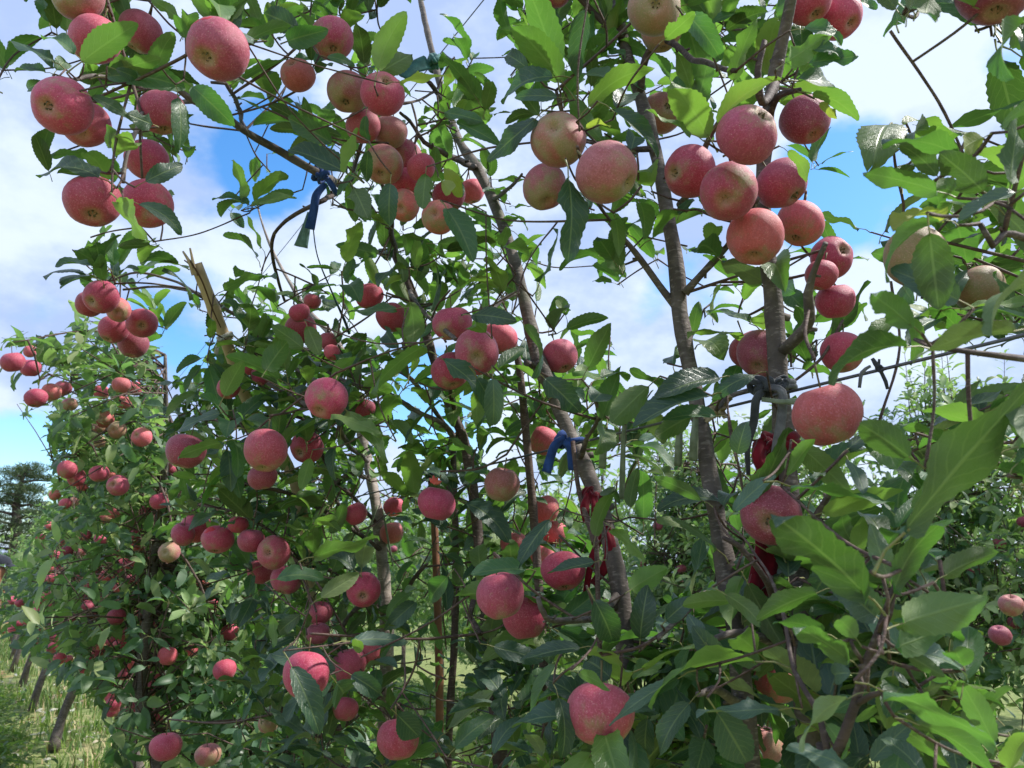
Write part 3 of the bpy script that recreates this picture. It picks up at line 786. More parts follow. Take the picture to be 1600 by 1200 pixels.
near_tree('T5', 'dark slender apple tree whose long limb arches over to the upper left corner',
    [(782, 1200, .85, .0165), (768, 1060, .85, .0165), (752, 900, .85, .016), (742, 790, .85, .015), (728, 700, .84, .0145), (712, 655, .82, .014), (690, 600, .8, .0135), (665, 520, .77, .0135), (642, 455, .74, .013), (618, 400, .71, .0125), (590, 345, .67, .012), (560, 303, .62, .0125), (530, 288, .57, .012)],
    [(False, [(530, 288, .57, .012), (500, 272, .52, .0115), (440, 238, .42, .0105), (400, 216, .36, .0098), (370, 195, .30, .009), (335, 170, .24, .0085), (300, 155, .18, .008), (262, 128, -1.34, .0065), (235, 135, -1.27, .0055), (190, 130, -1.2, .005), (150, 120, -1.15, .004), (110, 125, -1.1, .0035)]),
     (False, [(305, 158, .18, .006), (275, 162, -1.36, .005), (230, 170, -1.22, .0045), (215, 200, -1.13, .004), (195, 240, -1.08, .0035), (192, 285, -1.06, .004)]),
     (True, [(382, 205, .33, .0055), (372, 165, .31, .005), (352, 130, .27, .004), (330, 128, .26, .003)]),
     (True, [(530, 300, .57, .008), (505, 312, .56, .007), (470, 330, .55, .006), (440, 352, .55, .005), (425, 375, .56, .005), (430, 420, .57, .005), (445, 470, .58, .004)]),
     (False, [(715, 690, .84, .009), (690, 660, .82, .0075), (650, 640, .78, .006), (600, 612, .72, .005), (540, 596, .64, .0045), (490, 565, .56, .004), (470, 545, .52, .003)]),
     (False, [(710, 690, .84, .006), (650, 600, .84, .006), (610, 575, .84, .006)]),
     (True, [(742, 790, .85, .008), (720, 780, .82, .006), (700, 760, .8, .005)]),
     (True, [(712, 655, .82, .008), (705, 610, .76, .006), (715, 560, .68, .004)]),
     (False, [(640, 455, .74, .007), (655, 480, .66, .0055), (700, 520, .6, .005), (710, 530, .58, .004)]),
     (True, [(752, 900, .85, .008), (735, 960, .8, .007), (750, 990, .76, .006)]),
     (True, [(618, 400, .71, .008), (610, 345, .66, .007), (600, 300, .6, .005), (590, 240, .56, .004)]),
     (True, [(545, 296, .6, .007), (560, 240, .58, .005), (580, 180, .55, .004)]),
    ], dark=True)
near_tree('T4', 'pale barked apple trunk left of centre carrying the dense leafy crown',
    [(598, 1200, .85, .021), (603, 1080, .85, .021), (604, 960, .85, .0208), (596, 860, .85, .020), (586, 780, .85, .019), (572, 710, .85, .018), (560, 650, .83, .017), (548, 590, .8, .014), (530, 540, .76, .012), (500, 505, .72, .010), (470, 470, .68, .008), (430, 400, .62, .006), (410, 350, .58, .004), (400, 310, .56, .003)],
    [[(600, 960, .85, .009), (570, 945, .8, .0075), (540, 970, .72, .007), (520, 1020, .66, .006), (515, 1035, .64, .004)],
     [(575, 720, .85, .008), (540, 690, .78, .007), (530, 640, .72, .006), (500, 600, .66, .005), (430, 560, .6, .005)],
     [(580, 750, .85, .008), (550, 740, .78, .007), (520, 770, .72, .007), (560, 830, .75, .006)],
     (True, [(597, 860, .85, .008), (510, 800, .72, .007), (450, 770, .64, .006), (400, 760, .58, .005), (340, 740, .52, .004)]),
     (True, [(590, 820, .85, .007), (520, 740, .75, .006), (480, 660, .62, .005), (430, 650, .55, .004)]),
     (True, [(604, 960, .85, .009), (540, 900, .75, .007), (480, 880, .65, .006), (420, 830, .56, .005), (370, 800, .5, .004), (310, 790, .46, .004)]),
     (True, [(603, 1080, .85, .010), (540, 1130, .75, .009), (510, 1150, .68, .008), (480, 1140, .64, .006), (430, 1100, .6, .005)]),
     (True, [(600, 1180, .85, .009), (620, 1120, .78, .006), (625, 1100, .72, .005)]),
     [(560, 650, .83, .009), (500, 640, .74, .0075), (440, 610, .66, .006), (380, 570, .6, .005), (350, 520, .56, .004)],
     [(530, 540, .76, .008), (470, 545, .68, .006), (410, 520, .6, .005), (350, 480, .55, .004), (300, 455, .50, .0045), (240, 448, .45, .004), (190, 452, .41, .0035)],
     [(410, 520, .6, .005), (330, 470, .54, .004), (270, 440, .49, .004), (215, 425, .44, .0035), (170, 440, .4, .003)],
     (True, [(604, 960, .85, .009), (650, 900, .84, .006), (668, 880, .8, .004)]),
     (True, [(430, 560, .6, .005), (380, 600, .55, .004), (320, 650, .48, .0035), (295, 670, .45, .003)]),
    ])
# tree outside the frame on the right whose boughs reach in, close to the viewer
near_tree('TR', 'apple boughs with large dark leaves reaching in close from the right edge',
    [(1960, 1150, -1.1, .018), (1950, 900, -1.1, .017), (1940, 600, -1.12, .016), (1930, 300, -1.15, .014), (1920, 0, -1.2, .011), (1915, -200, -1.3, .008)],
    [(True, [(1940, 600, -1.12, .009), (1800, 470, -.9, .007), (1680, 400, -.75, .006), (1610, 375, -.66, .0055), (1575, 365, -.64, .005), (1560, 385, -.63, .0045), (1540, 350, -.63, .0035)]),
     (True, [(1945, 800, -1.11, .008), (1780, 620, -.8, .006), (1660, 568, -.68, .0055), (1600, 558, -.63, .0048), (1540, 552, -.62, .0042), (1480, 545, -.62, .0036), (1430, 530, -.62, .0025)]),
     (True, [(1925, 100, -1.18, .008), (1780, -60, -.9, .006), (1650, -110, -.7, .005), (1560, -90, -.62, .0045), (1470, -60, -.6, .004)]),
    ], dark=True)
near_tree('TF', 'young dark stemmed apple shoot with big leaves rising in the near bottom right',
    [(1292, 1260, -.62, .0075), (1295, 1205, -.6, .0072), (1318, 1150, -.59, .0062), (1338, 1095, -.585, .0056), (1352, 1040, -.58, .005), (1372, 990, -.575, .0042), (1390, 940, -.57, .0038), (1408, 890, -.565, .0034), (1430, 830, -.56, .0029), (1455, 780, -.555, .0024), (1476, 735, -.55, .0018)],
    [(True, [(1300, 1195, -.6, .0048), (1285, 1140, -.6, .0042), (1278, 1110, -.61, .0038), (1240, 1050, -.64, .0033), (1225, 960, -.70, .003), (1205, 900, -.74, .0025), (1175, 860, -.78, .002)]),
     (True, [(1338, 1100, -.585, .004), (1360, 1085, -.57, .0035), (1378, 1078, -.56, .003)]),
     (True, [(1352, 1040, -.58, .003), (1335, 1015, -.58, .003), (1330, 1000, -.58, .0025)]),
    ], dark=True, base_r=.01)

skP = np.array([tuple(p) for p, _, _ in SK]); skK = [k for _, k, _ in SK]; skR = [r for _, _, r in SK]
def nearest(P, only=None, avoid=None):
    global skP
    d = np.linalg.norm(skP - np.array(tuple(P)), axis=1)
    if only is not None:
        d = d + np.array([0 if k in only else 99 for k in skK])
    i = int(d.argmin()); return i, d[i]
def add_sk(pts, key, r):
    global skP
    skP = np.vstack([skP, np.array([tuple(p) for p in pts])]); skK.extend([key] * len(pts)); skR.extend([r] * len(pts))
def path_clear(P, Q, n=7, tol=.92):
    for k in range(1, n):
        if not clear_of_fruit(P.lerp(Q, k / n), tol): return False
    return True
def twig_to(P, r1=.0016, axis=None, only=None, must=False):
    dd = np.linalg.norm(skP - np.array(tuple(P)), axis=1)
    if only is not None: dd = dd + np.array([0 if k in only else 99 for k in skK])
    order = np.argsort(dd)[:240:6]; i = int(dd.argmin()); ok = False
    for c_ in order:
        if dd[c_] > dd[i] + .22: break
        if path_clear(P, Vector(skP[c_])): i = int(c_); ok = True; break
    if must and not ok: return None, None
    d = float(dd[i]); Q = Vector(skP[i]); key = skK[i]
    r0 = min(skR[i] * .8, .0014 + .0045 * d)
    if d < .012: return key, (P - Q).normalized() if d > 1e-4 else Vector((0, 0, 1))
    mid = (P + Q) / 2 + Vector((rnd.uniform(-1, 1), rnd.uniform(-1, 1), rnd.uniform(-1, .3))) * d * .08
    pp, rr_ = catmull([Q, mid, P], [max(r0, r1), (r0 + r1) / 2, r1], .012)
    TREES[key]['twig'].add(tube(pp, rr_, 5, .35, d * 50))
    add_sk(pp[2:], key, r1 * 1.2)
    return key, (pp[-1] - pp[-2]).normalized()
# fruit stalks first: they draw the fruiting wood to where the clusters hang
def cvec(a, b):
    c = math.sqrt(max(0, 1 - a * a - b * b)); return (CR * a - CU * b + CB * c).normalized()
NEARKEYS = None
for a in APPLES:
    near = a['t'] < 2.3 and not a['far']
    if a['cal'] is None:
        q = random.Random(int(a['x'] * 7 + a['y']))
        down = Vector((q.uniform(-.45, .45), q.uniform(-.35, .35), -1)).normalized()
        a['ax'] = down
    else:
        a['ax'] = cvec(*a['cal'])
        if a['ax'].z > .3 and a['cal'][1] > -.3: pass
    up = -a['ax']
    P = a['P']; r = a['r']
    a['stem0'] = P + up * r * .5
    bend = Vector((0, 0, 1))
    a['stem1'] = P + up * r * 1.25 + bend * r * .30
    a['near'] = near
    if near:
        only = ('TR',) if a['x'] > 1390 and a['y'] < 500 else None
        a['key'], _ = twig_to(a['stem1'] + bend * .006, .0022, only=only)
# ------------------------------------------------------------------ leaves one can name in the photograph
# base x y, tip x y, width, tone (d m l y g), side seen (t upper / u under), depth (0 = that of the nearby fruit)
H = '''
85 97 13 51 20 d t 1.08
118 85 62 24 32 m t 1.1
126 98 217 30 62 m u 1.02
72 113 16 100 16 d t 1.1
68 128 28 141 22 d t 1.05
88 110 112 78 40 m t 1.12
142 150 212 180 32 d t .99
157 278 50 216 30 d t 1.03
184 315 228 374 24 l u .98
215 318 304 341 26 d t 1.0
226 284 290 250 34 d t .97
182 246 212 190 28 l u 1.05
178 232 172 205 24 m u 1.06
170 112 250 92 40 m u 1.05
165 120 275 105 42 m t 1.05
180 108 232 126 26 d t 1.0
278 150 294 228 32 m t 1.05
300 135 355 180 36 m t 1.08
240 195 205 180 30 g t 1.0
280 30 245 0 20 m u 1.1
290 60 275 22 24 m u 1.08
400 62 322 52 30 d t 1.1
465 45 400 10 46 d t 1.25
448 65 492 48 28 m t 1.25
510 88 556 93 20 m t 1.25
590 112 611 20 40 l u 1.22
592 114 648 78 48 l t 1.28
622 128 704 118 22 y u 1.2
545 272 446 218 46 d t 1.25
520 225 448 176 40 m t 1.25
532 270 556 200 24 l u 1.2
572 180 562 232 22 d t 1.18
575 235 570 290 26 d t 1.18
610 286 604 348 34 d t 1.17
665 273 660 325 28 m u 1.17
695 262 727 312 34 y t 1.18
690 282 712 306 28 y u 1.16
698 326 742 386 30 m t 1.2
552 292 572 332 26 d t 1.2
460 300 404 316 26 l t 1.55
385 315 372 250 20 l u 1.52
398 318 435 254 20 l u 1.55
392 322 456 294 18 l t 1.5
384 318 332 290 16 m t 1.52
390 320 330 300 14 m t 1.5
742 150 700 78 34 m u 1.4
752 160 712 100 40 m u 1.45
712 190 782 218 30 m t 1.3
692 175 755 185 24 m t 1.3
918 168 990 74 36 l u .98
916 12 895 122 48 d t .98
868 112 838 -20 62 m u 1.05
880 130 800 20 66 m u 1.05
965 170 992 106 34 g t 1.02
1108 214 1048 112 66 l u .95
1120 195 1187 88 32 l u .96
1082 210 1010 172 14 l t .93
956 172 1046 230 26 d t .95
888 276 906 398 44 d t .93
838 184 760 250 36 d t 1.0
866 120 755 118 34 d t 1.02
872 152 804 142 28 d t 1.0
915 200 958 178 16 y u .98
826 108 772 64 34 d t 1.1
1145 128 1170 20 40 m u 1.0
1070 20 1130 70 34 m t .95
1040 60 1085 20 30 l u .9
1455 -10 1430 62 44 d u .55
1600 34 1492 106 34 m u .6
1254 46 1340 38 26 m t .93
1262 78 1334 64 18 m t .93
1262 98 1340 88 20 m t .93
1245 126 1342 114 26 m t .94
1268 146 1350 158 28 l u .94
1280 160 1312 184 18 y u .96
1225 100 1280 62 32 l u .9
1230 236 1280 270 18 l u 1.0
1500 246 1386 172 44 m u .62
1538 214 1486 238 42 y u .63
1468 300 1352 262 48 m u .62
1478 344 1388 308 24 y u .62
1538 300 1470 236 64 d u .6
1470 346 1322 380 26 m u .58
1578 292 1592 165 44 d u .58
1650 148 1546 178 20 m u .55
1590 300 1498 330 22 g t .57
1452 362 1466 482 74 d u .54
1660 430 1472 444 46 g u .5
1592 516 1400 524 54 g u .5
1420 542 1262 528 34 d u .56
1424 508 1356 452 50 m u .54
1500 470 1408 420 60 g t .56
1424 716 1336 652 66 d u .54
1408 836 1602 598 78 d u .50
1650 600 1524 734 52 d u .52
1230 745 1268 680 32 l u .8
1252 700 1314 752 40 m u .8
1232 758 1395 788 24 m u .72
1282 802 1400 758 54 l u .74
1275 765 1330 650 34 m t 1.0
818 506 888 582 26 m u 1.1
918 576 954 505 40 m u 1.15
884 515 946 488 26 m u 1.2
938 590 992 560 20 m t 1.15
858 512 862 462 18 m u 1.25
866 515 878 462 18 g u 1.2
850 590 908 642 48 d t 1.12
926 628 958 588 34 g t 1.1
1015 602 946 665 50 m u 1.05
1108 618 986 640 26 d t .95
1080 650 1016 682 40 m u 1.0
984 794 988 738 24 m u 1.15
1152 710 1160 668 40 g t .9
1098 782 1028 738 24 m u .95
1146 800 1200 736 34 g t .82
1180 585 1106 606 22 d t .95
1120 650 1040 640 22 m t .95
1125 590 1030 600 30 d t .98
957 826 1018 874 26 l u 1.05
985 922 1024 894 30 l u 1.05
928 936 976 1024 56 d t .86
1000 1000 1006 920 48 d t .92
1186 1034 980 998 40 l u .78
1062 1058 946 1114 36 g t .78
905 1052 964 1072 24 l u .80
1078 1098 1010 1172 44 g t .78
1222 1108 1090 1114 40 g t .7
1120 1112 1180 1205 78 d t .72
872 1088 905 1180 36 d t .85
868 1036 806 1140 30 m t .95
908 1012 812 1020 36 d t .9
1132 928 1212 972 40 m u .75
1150 940 1062 932 30 m u .8
930 878 856 894 26 d t .98
1040 970 1070 940 40 d t .9
955 1060 900 1010 50 d t .9
1100 1000 1075 960 46 g t .85
1130 1050 1090 985 46 g t .85
1185 1020 1130 970 40 m u .85
1352 928 1206 782 84 d u .52
1408 975 1514 936 62 m u .53
1396 1014 1458 988 36 m u .55
1376 1078 1552 1140 46 m u .50
1430 1130 1570 1172 42 m u .55
1555 1165 1498 1048 60 m u .60
1578 1205 1602 1075 40 l u .55
1328 1090 1206 1132 34 g u .52
1338 998 1302 948 54 m u .54
1445 1215 1388 1130 40 g t .55
1330 1052 1276 1050 34 g t .54
1400 1020 1560 1018 60 g t .58
1420 1025 1470 1052 30 m u .56
1395 930 1430 800 26 m u .56
1370 965 1305 905 50 g t .6
1390 910 1362 820 44 g t .6
1280 925 1180 955 34 m u .62
1290 990 1200 945 34 m u .6
1325 1030 1240 965 34 m u .58
1310 880 1250 940 40 d t .7
1340 870 1345 800 34 l u .75
1475 900 1540 860 30 m u .62
1330 1200 1240 1160 40 g t .58
1360 1190 1420 1125 40 g t .6
1290 1130 1350 1200 40 m u .62
668 538 567 588 34 m u 1.12
620 482 546 488 22 m t 1.25
735 492 798 490 20 d t 1.15
690 560 770 610 34 d t 1.15
745 590 790 660 36 d t 1.14
770 590 776 670 40 g t 1.13
352 690 280 706 20 m u 1.35
345 645 265 665 22 g t 1.4
455 1040 508 1140 50 d t 1.12
548 1054 602 1084 40 d t 1.15
525 1066 562 1112 40 d t 1.12
545 1002 640 988 22 d t 1.2
482 1034 424 1022 36 g t 1.25
620 1116 656 1152 42 d t 1.12
562 1020 556 990 22 l u 1.2
470 960 412 1000 34 g t 1.3
490 870 590 840 34 m u 1.3
430 905 500 880 24 m t 1.3
500 935 560 895 30 d t 1.25
425 960 432 1010 22 l u 1.3
600 680 520 640 30 l t 1.25
540 640 620 690 20 l t 1.3
485 715 470 765 28 l u 1.35
415 580 440 540 40 m u 1.3
475 545 430 510 30 m u 1.3
480 510 500 555 30 m u 1.28
350 620 380 560 44 m u 1.35
760 520 720 480 30 m u 1.2
800 930 720 920 36 m u 1.2
860 810 800 880 34 d t 1.15
820 890 745 885 26 m t 1.1
770 1010 850 1030 36 d t 1.15
700 900 660 945 30 m t 1.3
960 760 940 800 24 d u 1.1
930 840 940 770 30 m u 1.1
710 1170 760 1110 34 m t 1.1
770 1180 800 1100 30 d t 1.05
930 1185 870 1215 36 d t 1.05
1012 1120 1000 1200 44 d t 1.0
'''
LEAVES = {k: [] for k in TREES}           # per tree: (P, d, n, L, tone, variant, width factor, size in the photograph)
GW, GH = 40, 30
count = np.zeros((GH, GW))
def note(P, n_=1.):
    x, y, t = proj(P); i, j = int(y // 40), int(x // 40)
    if 0 <= i < GH and 0 <= j < GW: count[i, j] += n_
def owner_of(P, x, y):
    if x > 1340 and y < 760: only = ('TR',)
    elif x > 1180 and y > 700 and P.length < 1.2: only = ('TF',) if x > 1250 or y > 1000 else None
    else: only = None
    return only
for line in H.strip().splitlines():
    f = line.split(); bx, by, tx, ty, wd = map(float, f[:5]); tone, side = f[5], f[6]; t = float(f[7])
    q = random.Random(int(bx * 31 + by))
    t2 = t * (1 + q.uniform(-.06, .05))
    B, T_ = at(bx, by, t), at(tx, ty, t2)
    d = (T_ - B); Lr = d.length; d.normalize()
    ln = math.hypot(tx - bx, ty - by); ratio = wd / ln
    toc = (Vector((0, 0, CAMZ)) - (B + T_) / 2).normalized()
    toc = (toc - d * toc.dot(d)).normalized()
    s = d.cross(toc)
    if s.z < 0: s = -s
    th = math.acos(min(1, ratio / .46)) * .8 + .15
    wf = max(1., min(1.45, ratio / .46))
    n = toc * math.cos(th) + s * math.sin(th)
    if side == 'u': n = toc * -math.cos(th) + s * math.sin(th)
    P0 = B - d * (Lr * .24)                 # the stalk reaches back to the wood
    only = owner_of(B, bx, by)
    key, _ = twig_to(P0, .0013, only=only)
    LEAVES[key].append((P0, d, n, Lr * 1.0, tone, q.randrange(20), wf, ln + 400))
    note((B + T_) / 2, 1.0 + ln * wd / 9000); note(B * .75 + T_ * .25, .3); note(B * .25 + T_ * .75, .3)

GRID = '''
. 1 2 2 3 1 1 2 2 3 3 3 3 2 2 . . . . 2 3 3 3 3 3 2 2 3 3 3 3 1 1 . . 1 . . 1 .
1 1 1 2 3 3 1 . . 2 2 2 1 1 2 . . 1 1 1 3 3 3 3 2 1 2 3 3 3 3 2 1 . . . . . . .
1 1 1 2 3 3 2 . . 2 2 1 1 1 2 2 . 2 2 1 3 3 3 3 2 1 2 3 3 2 3 3 1 . . . . . . .
. . . 1 3 3 2 2 1 2 1 1 . . 2 2 1 3 2 1 2 2 2 2 2 1 3 3 1 1 2 3 2 . . . . . . 1
. . . . 1 2 2 1 . 1 1 2 2 1 2 1 1 3 3 2 2 1 2 3 2 1 2 2 . . . . 1 . 1 2 1 1 2 3
. 1 1 1 1 1 2 1 . . 1 2 3 3 2 1 2 3 2 1 . . 1 2 2 1 1 1 . . . 1 . . . 1 1 2 3 3
. . 1 2 1 . 2 . . 1 2 . 1 3 3 1 2 3 1 1 1 . . 1 1 1 1 . . . . . 1 . . 2 2 2 3 3
. . . . 1 2 1 . 1 2 1 . 1 2 3 1 3 3 2 2 . . 2 . 2 2 2 1 . . . . . . . 1 2 3 3 3
. . . . 1 1 . . . 1 . . . 2 3 2 1 2 3 2 1 . 2 1 2 1 2 1 . . . . 1 . 1 2 2 2 2 2
. . . 2 2 2 1 . . 1 . . . 1 2 3 3 2 3 3 2 . 1 2 2 1 1 1 . . 1 1 1 . 1 1 2 3 3 3
. . 1 3 3 2 1 1 . 2 1 . 1 2 1 3 3 3 3 2 2 1 . 2 1 . . . 1 2 2 1 . 1 . 1 3 3 3 3
. . . 1 2 2 1 1 1 3 3 2 3 2 1 1 3 3 3 2 1 1 . . . . . 1 2 1 2 2 2 1 1 2 2 3 3 3
. . . . . 1 1 . 1 2 3 2 2 2 . 1 2 2 3 2 1 1 2 . . . . 2 1 1 2 2 1 1 2 3 3 3 3 3
. . . . . . . . 2 3 3 2 3 3 2 2 2 2 2 1 1 2 1 2 . . 1 1 . . 2 2 1 1 . 1 . . . .
. . . . . . 1 2 3 3 3 3 3 3 3 2 2 1 3 3 2 3 2 3 1 1 1 . 1 . 1 1 1 1 . . . . . .
. . . . . . 1 3 3 3 3 3 3 3 2 2 2 3 2 3 3 3 3 3 2 2 1 1 1 1 1 . 1 . . . . . 2 3
. . . . . . 2 3 3 3 3 3 3 2 3 2 2 1 3 2 2 3 2 2 3 3 2 1 2 1 1 . . 1 1 . 2 3 3 3
. . . . . . . 2 3 2 3 2 3 3 3 2 2 3 2 1 1 2 3 2 2 2 . 1 1 1 1 1 1 1 1 2 3 2 2 1
. . . . . . . 2 3 3 3 3 3 3 2 2 2 3 3 2 1 2 2 1 2 1 1 1 1 1 1 1 1 1 . 2 2 1 1 1
. . . . . . 1 3 3 3 3 3 3 2 1 2 3 2 1 3 2 1 2 1 1 1 1 1 2 1 1 1 2 1 1 2 1 . . .
. . . . . . 2 2 3 3 3 3 3 2 2 2 2 2 2 3 2 1 2 1 1 . . 1 1 2 2 1 2 2 1 2 1 . . .
. . . . . . . 1 2 3 3 3 3 3 1 1 2 2 3 3 3 2 2 2 1 . . . 1 2 2 2 3 3 2 2 1 . . .
. . . . . . . . 1 2 3 3 3 3 1 1 2 2 3 2 2 3 2 1 1 . . 1 2 2 3 3 3 3 2 2 2 1 . .
. . . . . . . . 1 2 3 3 3 2 1 1 1 1 2 2 2 3 3 3 2 2 2 3 3 3 3 3 3 3 2 3 2 2 . .
. . . . . . . . . 2 3 3 3 3 2 1 1 1 2 3 3 3 3 3 3 3 3 3 3 3 3 3 3 3 3 3 2 1 . .
. . . . . . . . . 2 3 3 3 3 2 1 1 1 2 3 3 2 3 3 3 3 3 3 3 3 3 3 3 3 2 3 2 2 . .
. . . . . . . . . 1 3 3 3 3 2 1 1 1 2 3 3 2 2 2 3 3 3 3 3 3 3 3 3 2 2 3 3 2 1 .
. . . . . . . . . 1 2 3 3 3 2 2 1 1 2 2 2 3 2 2 3 3 3 3 3 3 3 3 3 2 3 3 3 2 2 1
. . . . . . . . . 1 2 3 3 2 2 2 2 1 1 2 2 3 2 2 3 3 3 3 3 3 3 3 3 2 3 3 3 3 2 2
. . . . . . . . . 1 2 3 3 2 2 2 2 2 2 2 2 3 3 3 3 3 3 3 3 3 3 3 3 2 3 3 3 3 3 2
'''
grid = [[0 if c == '.' else int(c) for c in l.split()] for l in GRID.strip().splitlines()]
assert len(grid) == 30 and all(len(g) == 40 for g in grid), [len(g) for g in grid]
TGT = {0: 0, 1: .6, 2: 1.6, 3: 3.2}
target = np.array([[TGT[c] for c in g] for g in grid], float)
# nearer leaves are larger, so fewer fill a cell
dcell = np.array([[dep_at(j * 40 + 20, i * 40 + 20) for j in range(GW)] for i in range(GH)])
target[19:, 8:] *= 1.2; target[:10, 13:28] *= .85; target[:9, :11] *= .82; target[:12, 33:] *= .85
target *= np.clip(dcell / 1.15, .55, 1.35) ** 2
def tone_at(x, y):
    r = rnd.random()
    if y < 560 and 420 < x < 1350: return 'm' if r < .52 else ('l' if r < .82 else ('d' if r < .95 else 'g'))
    if x > 1340: return 'm' if r < .45 else ('g' if r < .65 else ('l' if r < .78 else 'd'))
    if x < 420 and y < 560: return 'm' if r < .5 else ('l' if r < .72 else 'd')
    if y > 880: return 'd' if r < .28 else ('m' if r < .62 else ('g' if r < .84 else 'l'))
    return 'd' if r < .26 else ('m' if r < .70 else ('l' if r < .9 else 'g'))
def rosette(P, axis, n, Lb, only=None, strict=True, tone=None, young=False, spread=(.55, 1.35)):
    """leaves set in a spiral round the tip of a spur"""
    key = None; made = 0
    ax = axis.normalized(); e1 = ax.orthogonal().normalized(); e2 = ax.cross(e1); a0 = rnd.random() * 6.3
    out = []
    for k in range(n):
        a = a0 + k * 2.4 + rnd.uniform(-.3, .3); pol = rnd.uniform(*spread) * (.55 + .5 * k / max(1, n - 1)) if young else rnd.uniform(*spread)
        d = ax * math.cos(pol) + (e1 * math.cos(a) + e2 * math.sin(a)) * math.sin(pol)
        d.z += rnd.uniform(-.25, .3); d.normalize()
        L = Lb * rnd.uniform(.62, 1.18)
        n_ = ax * .7 + Vector((0, 0, .75)) + Vector((rnd.uniform(-.35, .35), rnd.uniform(-.35, .35), rnd.uniform(-.2, .2)))
        P0 = P - ax * (.006 * k)
        mid = P0 + d * L * .75; tip = P0 + d * L * 1.2
        if strict:
            x, y, t = proj(mid); x2, y2, _ = proj(tip)
            i, j, i2, j2 = int(y // 40), int(x // 40), int(y2 // 40), int(x2 // 40)
            ins = 0 <= i < GH and 0 <= j < GW
            if ins and (target[i, j] <= 0 or count[i, j] > target[i, j]): continue
            if 0 <= i2 < GH and 0 <= j2 < GW and target[i2, j2] <= 0 and rnd.random() < .75: continue
            if not (clear_of_fruit(mid) and clear_of_fruit(tip) and clear_of_fruit(P0 + d * L * .45, .7)): continue
            if t < .38: continue
            if rnd.random() < .93 and (in_open(x, y) or in_open(x2, y2) or in_open((x + x2) / 2, (y + y2) / 2) or in_open(*proj(P0 + d * L * .45)[:2])): continue
        out.append((P0, d, n_, L, mid))
    return out
# wood, canes and ties that the photograph shows in the clear: x0 y0 x1 y1 half width
OPEN = [(680, 110, 700, 175, 9), (722, 232, 775, 325, 12), (568, 700, 590, 780, 12), (590, 780, 605, 900, 14), (655, 0, 680, 110, 12), (700, 175, 720, 225, 10), (775, 325, 815, 450, 16), (815, 450, 845, 570, 16), (848, 600, 885, 670, 14), (1145, 850, 1128, 930, 14), (1052, 380, 1060, 480, 20), (1056, 490, 1078, 575, 18), (1082, 640, 1105, 760, 16), (1022, 235, 1040, 330, 14), (980, 375, 1045, 465, 10), (1080, 450, 1140, 392, 12),
        (1210, 460, 1216, 640, 16), (1225, 660, 1230, 745, 14), (1200, 740, 1180, 930, 10), (292, 395, 350, 520, 16), (400, 218, 500, 275, 18), (260, 130, 395, 215, 16), (480, 300, 472, 380, 12), (500, 380, 540, 500, 6), (545, 596, 700, 680, 7), (610, 575, 700, 680, 7), (682, 830, 685, 1080, 8), (712, 880, 704, 1080, 8), (825, 600, 836, 760, 9),
        (870, 680, 895, 740, 22), (915, 760, 935, 830, 22), (950, 830, 955, 900, 16), (1188, 590, 1235, 620, 18), (1192, 660, 1190, 740, 20), (1168, 620, 1172, 740, 8), (1205, 620, 1210, 730, 10), (974, 670, 974, 780, 8), (1240, 602, 1440, 568, 8), (420, 370, 445, 470, 7), (600, 300, 650, 440, 6), (655, 95, 690, 110, 14), (1262, 400, 1255, 500, 10), (540, 300, 430, 360, 8), (1100, 420, 1140, 390, 10)]
def in_open(x, y):
    for x0, y0, x1, y1, h in OPEN:
        vx, vy = x1 - x0, y1 - y0; u = max(0, min(1, ((x - x0) * vx + (y - y0) * vy) / (vx * vx + vy * vy)))
        if math.hypot(x - x0 - u * vx, y - y0 - u * vy) < h: return True
    return False
tries = 0
while tries < 9000:
    tries += 1
    deficit = np.clip(target - count, 0, None)
    if tries % 40 == 1:
        cdf = np.cumsum(deficit.ravel()); 
        if cdf[-1] < 12: break
    c = int(np.searchsorted(cdf, rnd.random() * cdf[-1])); i, j = divmod(min(c, GW * GH - 1), GW)
    if deficit[i, j] <= 0: continue
    x, y = j * 40 + rnd.uniform(-10, 50), i * 40 + rnd.uniform(0, 62)
    t = dep_at(x, y) * rnd.uniform(.97, 1.22)
    if 1.0 < t < 2 and rnd.random() < .3: t *= rnd.uniform(1.05, 1.3)
    P = at(x, y, t)
    only = owner_of(P, x, y)
    ii, dd = nearest(P, only)
    if dd > .40: continue
    Q = Vector(skP[ii])
    axis = (P - Q).normalized() * .55 + Vector((0, 0, .65)) + Vector((rnd.uniform(-.4, .4), rnd.uniform(-.4, .25), rnd.uniform(-.3, .3)))
    Lb = rnd.uniform(.082, .122) * (.9 if t > 1.3 else 1) * (.60 if t < .75 else 1)
    L = rosette(P, axis, rnd.randint(4, 8), Lb)
    if len(L) < 2 and rnd.random() < .7: continue
    if not L: continue
    key, _ = twig_to(P, .0017, only=only, must=True)
    if key is None: continue
    base_tone = tone_at(x, y)
    for (P0, d, n, L_, mid) in L:
        px = L_ * 1200 / t
        tone = base_tone if rnd.random() < .7 else tone_at(x, y)
        LEAVES[key].append((P0, d, n, L_, tone, rnd.randrange(20), rnd.uniform(.88, 1.12), px + (60 if clear_of_fruit(mid, .2) else 0)))
        note(mid)
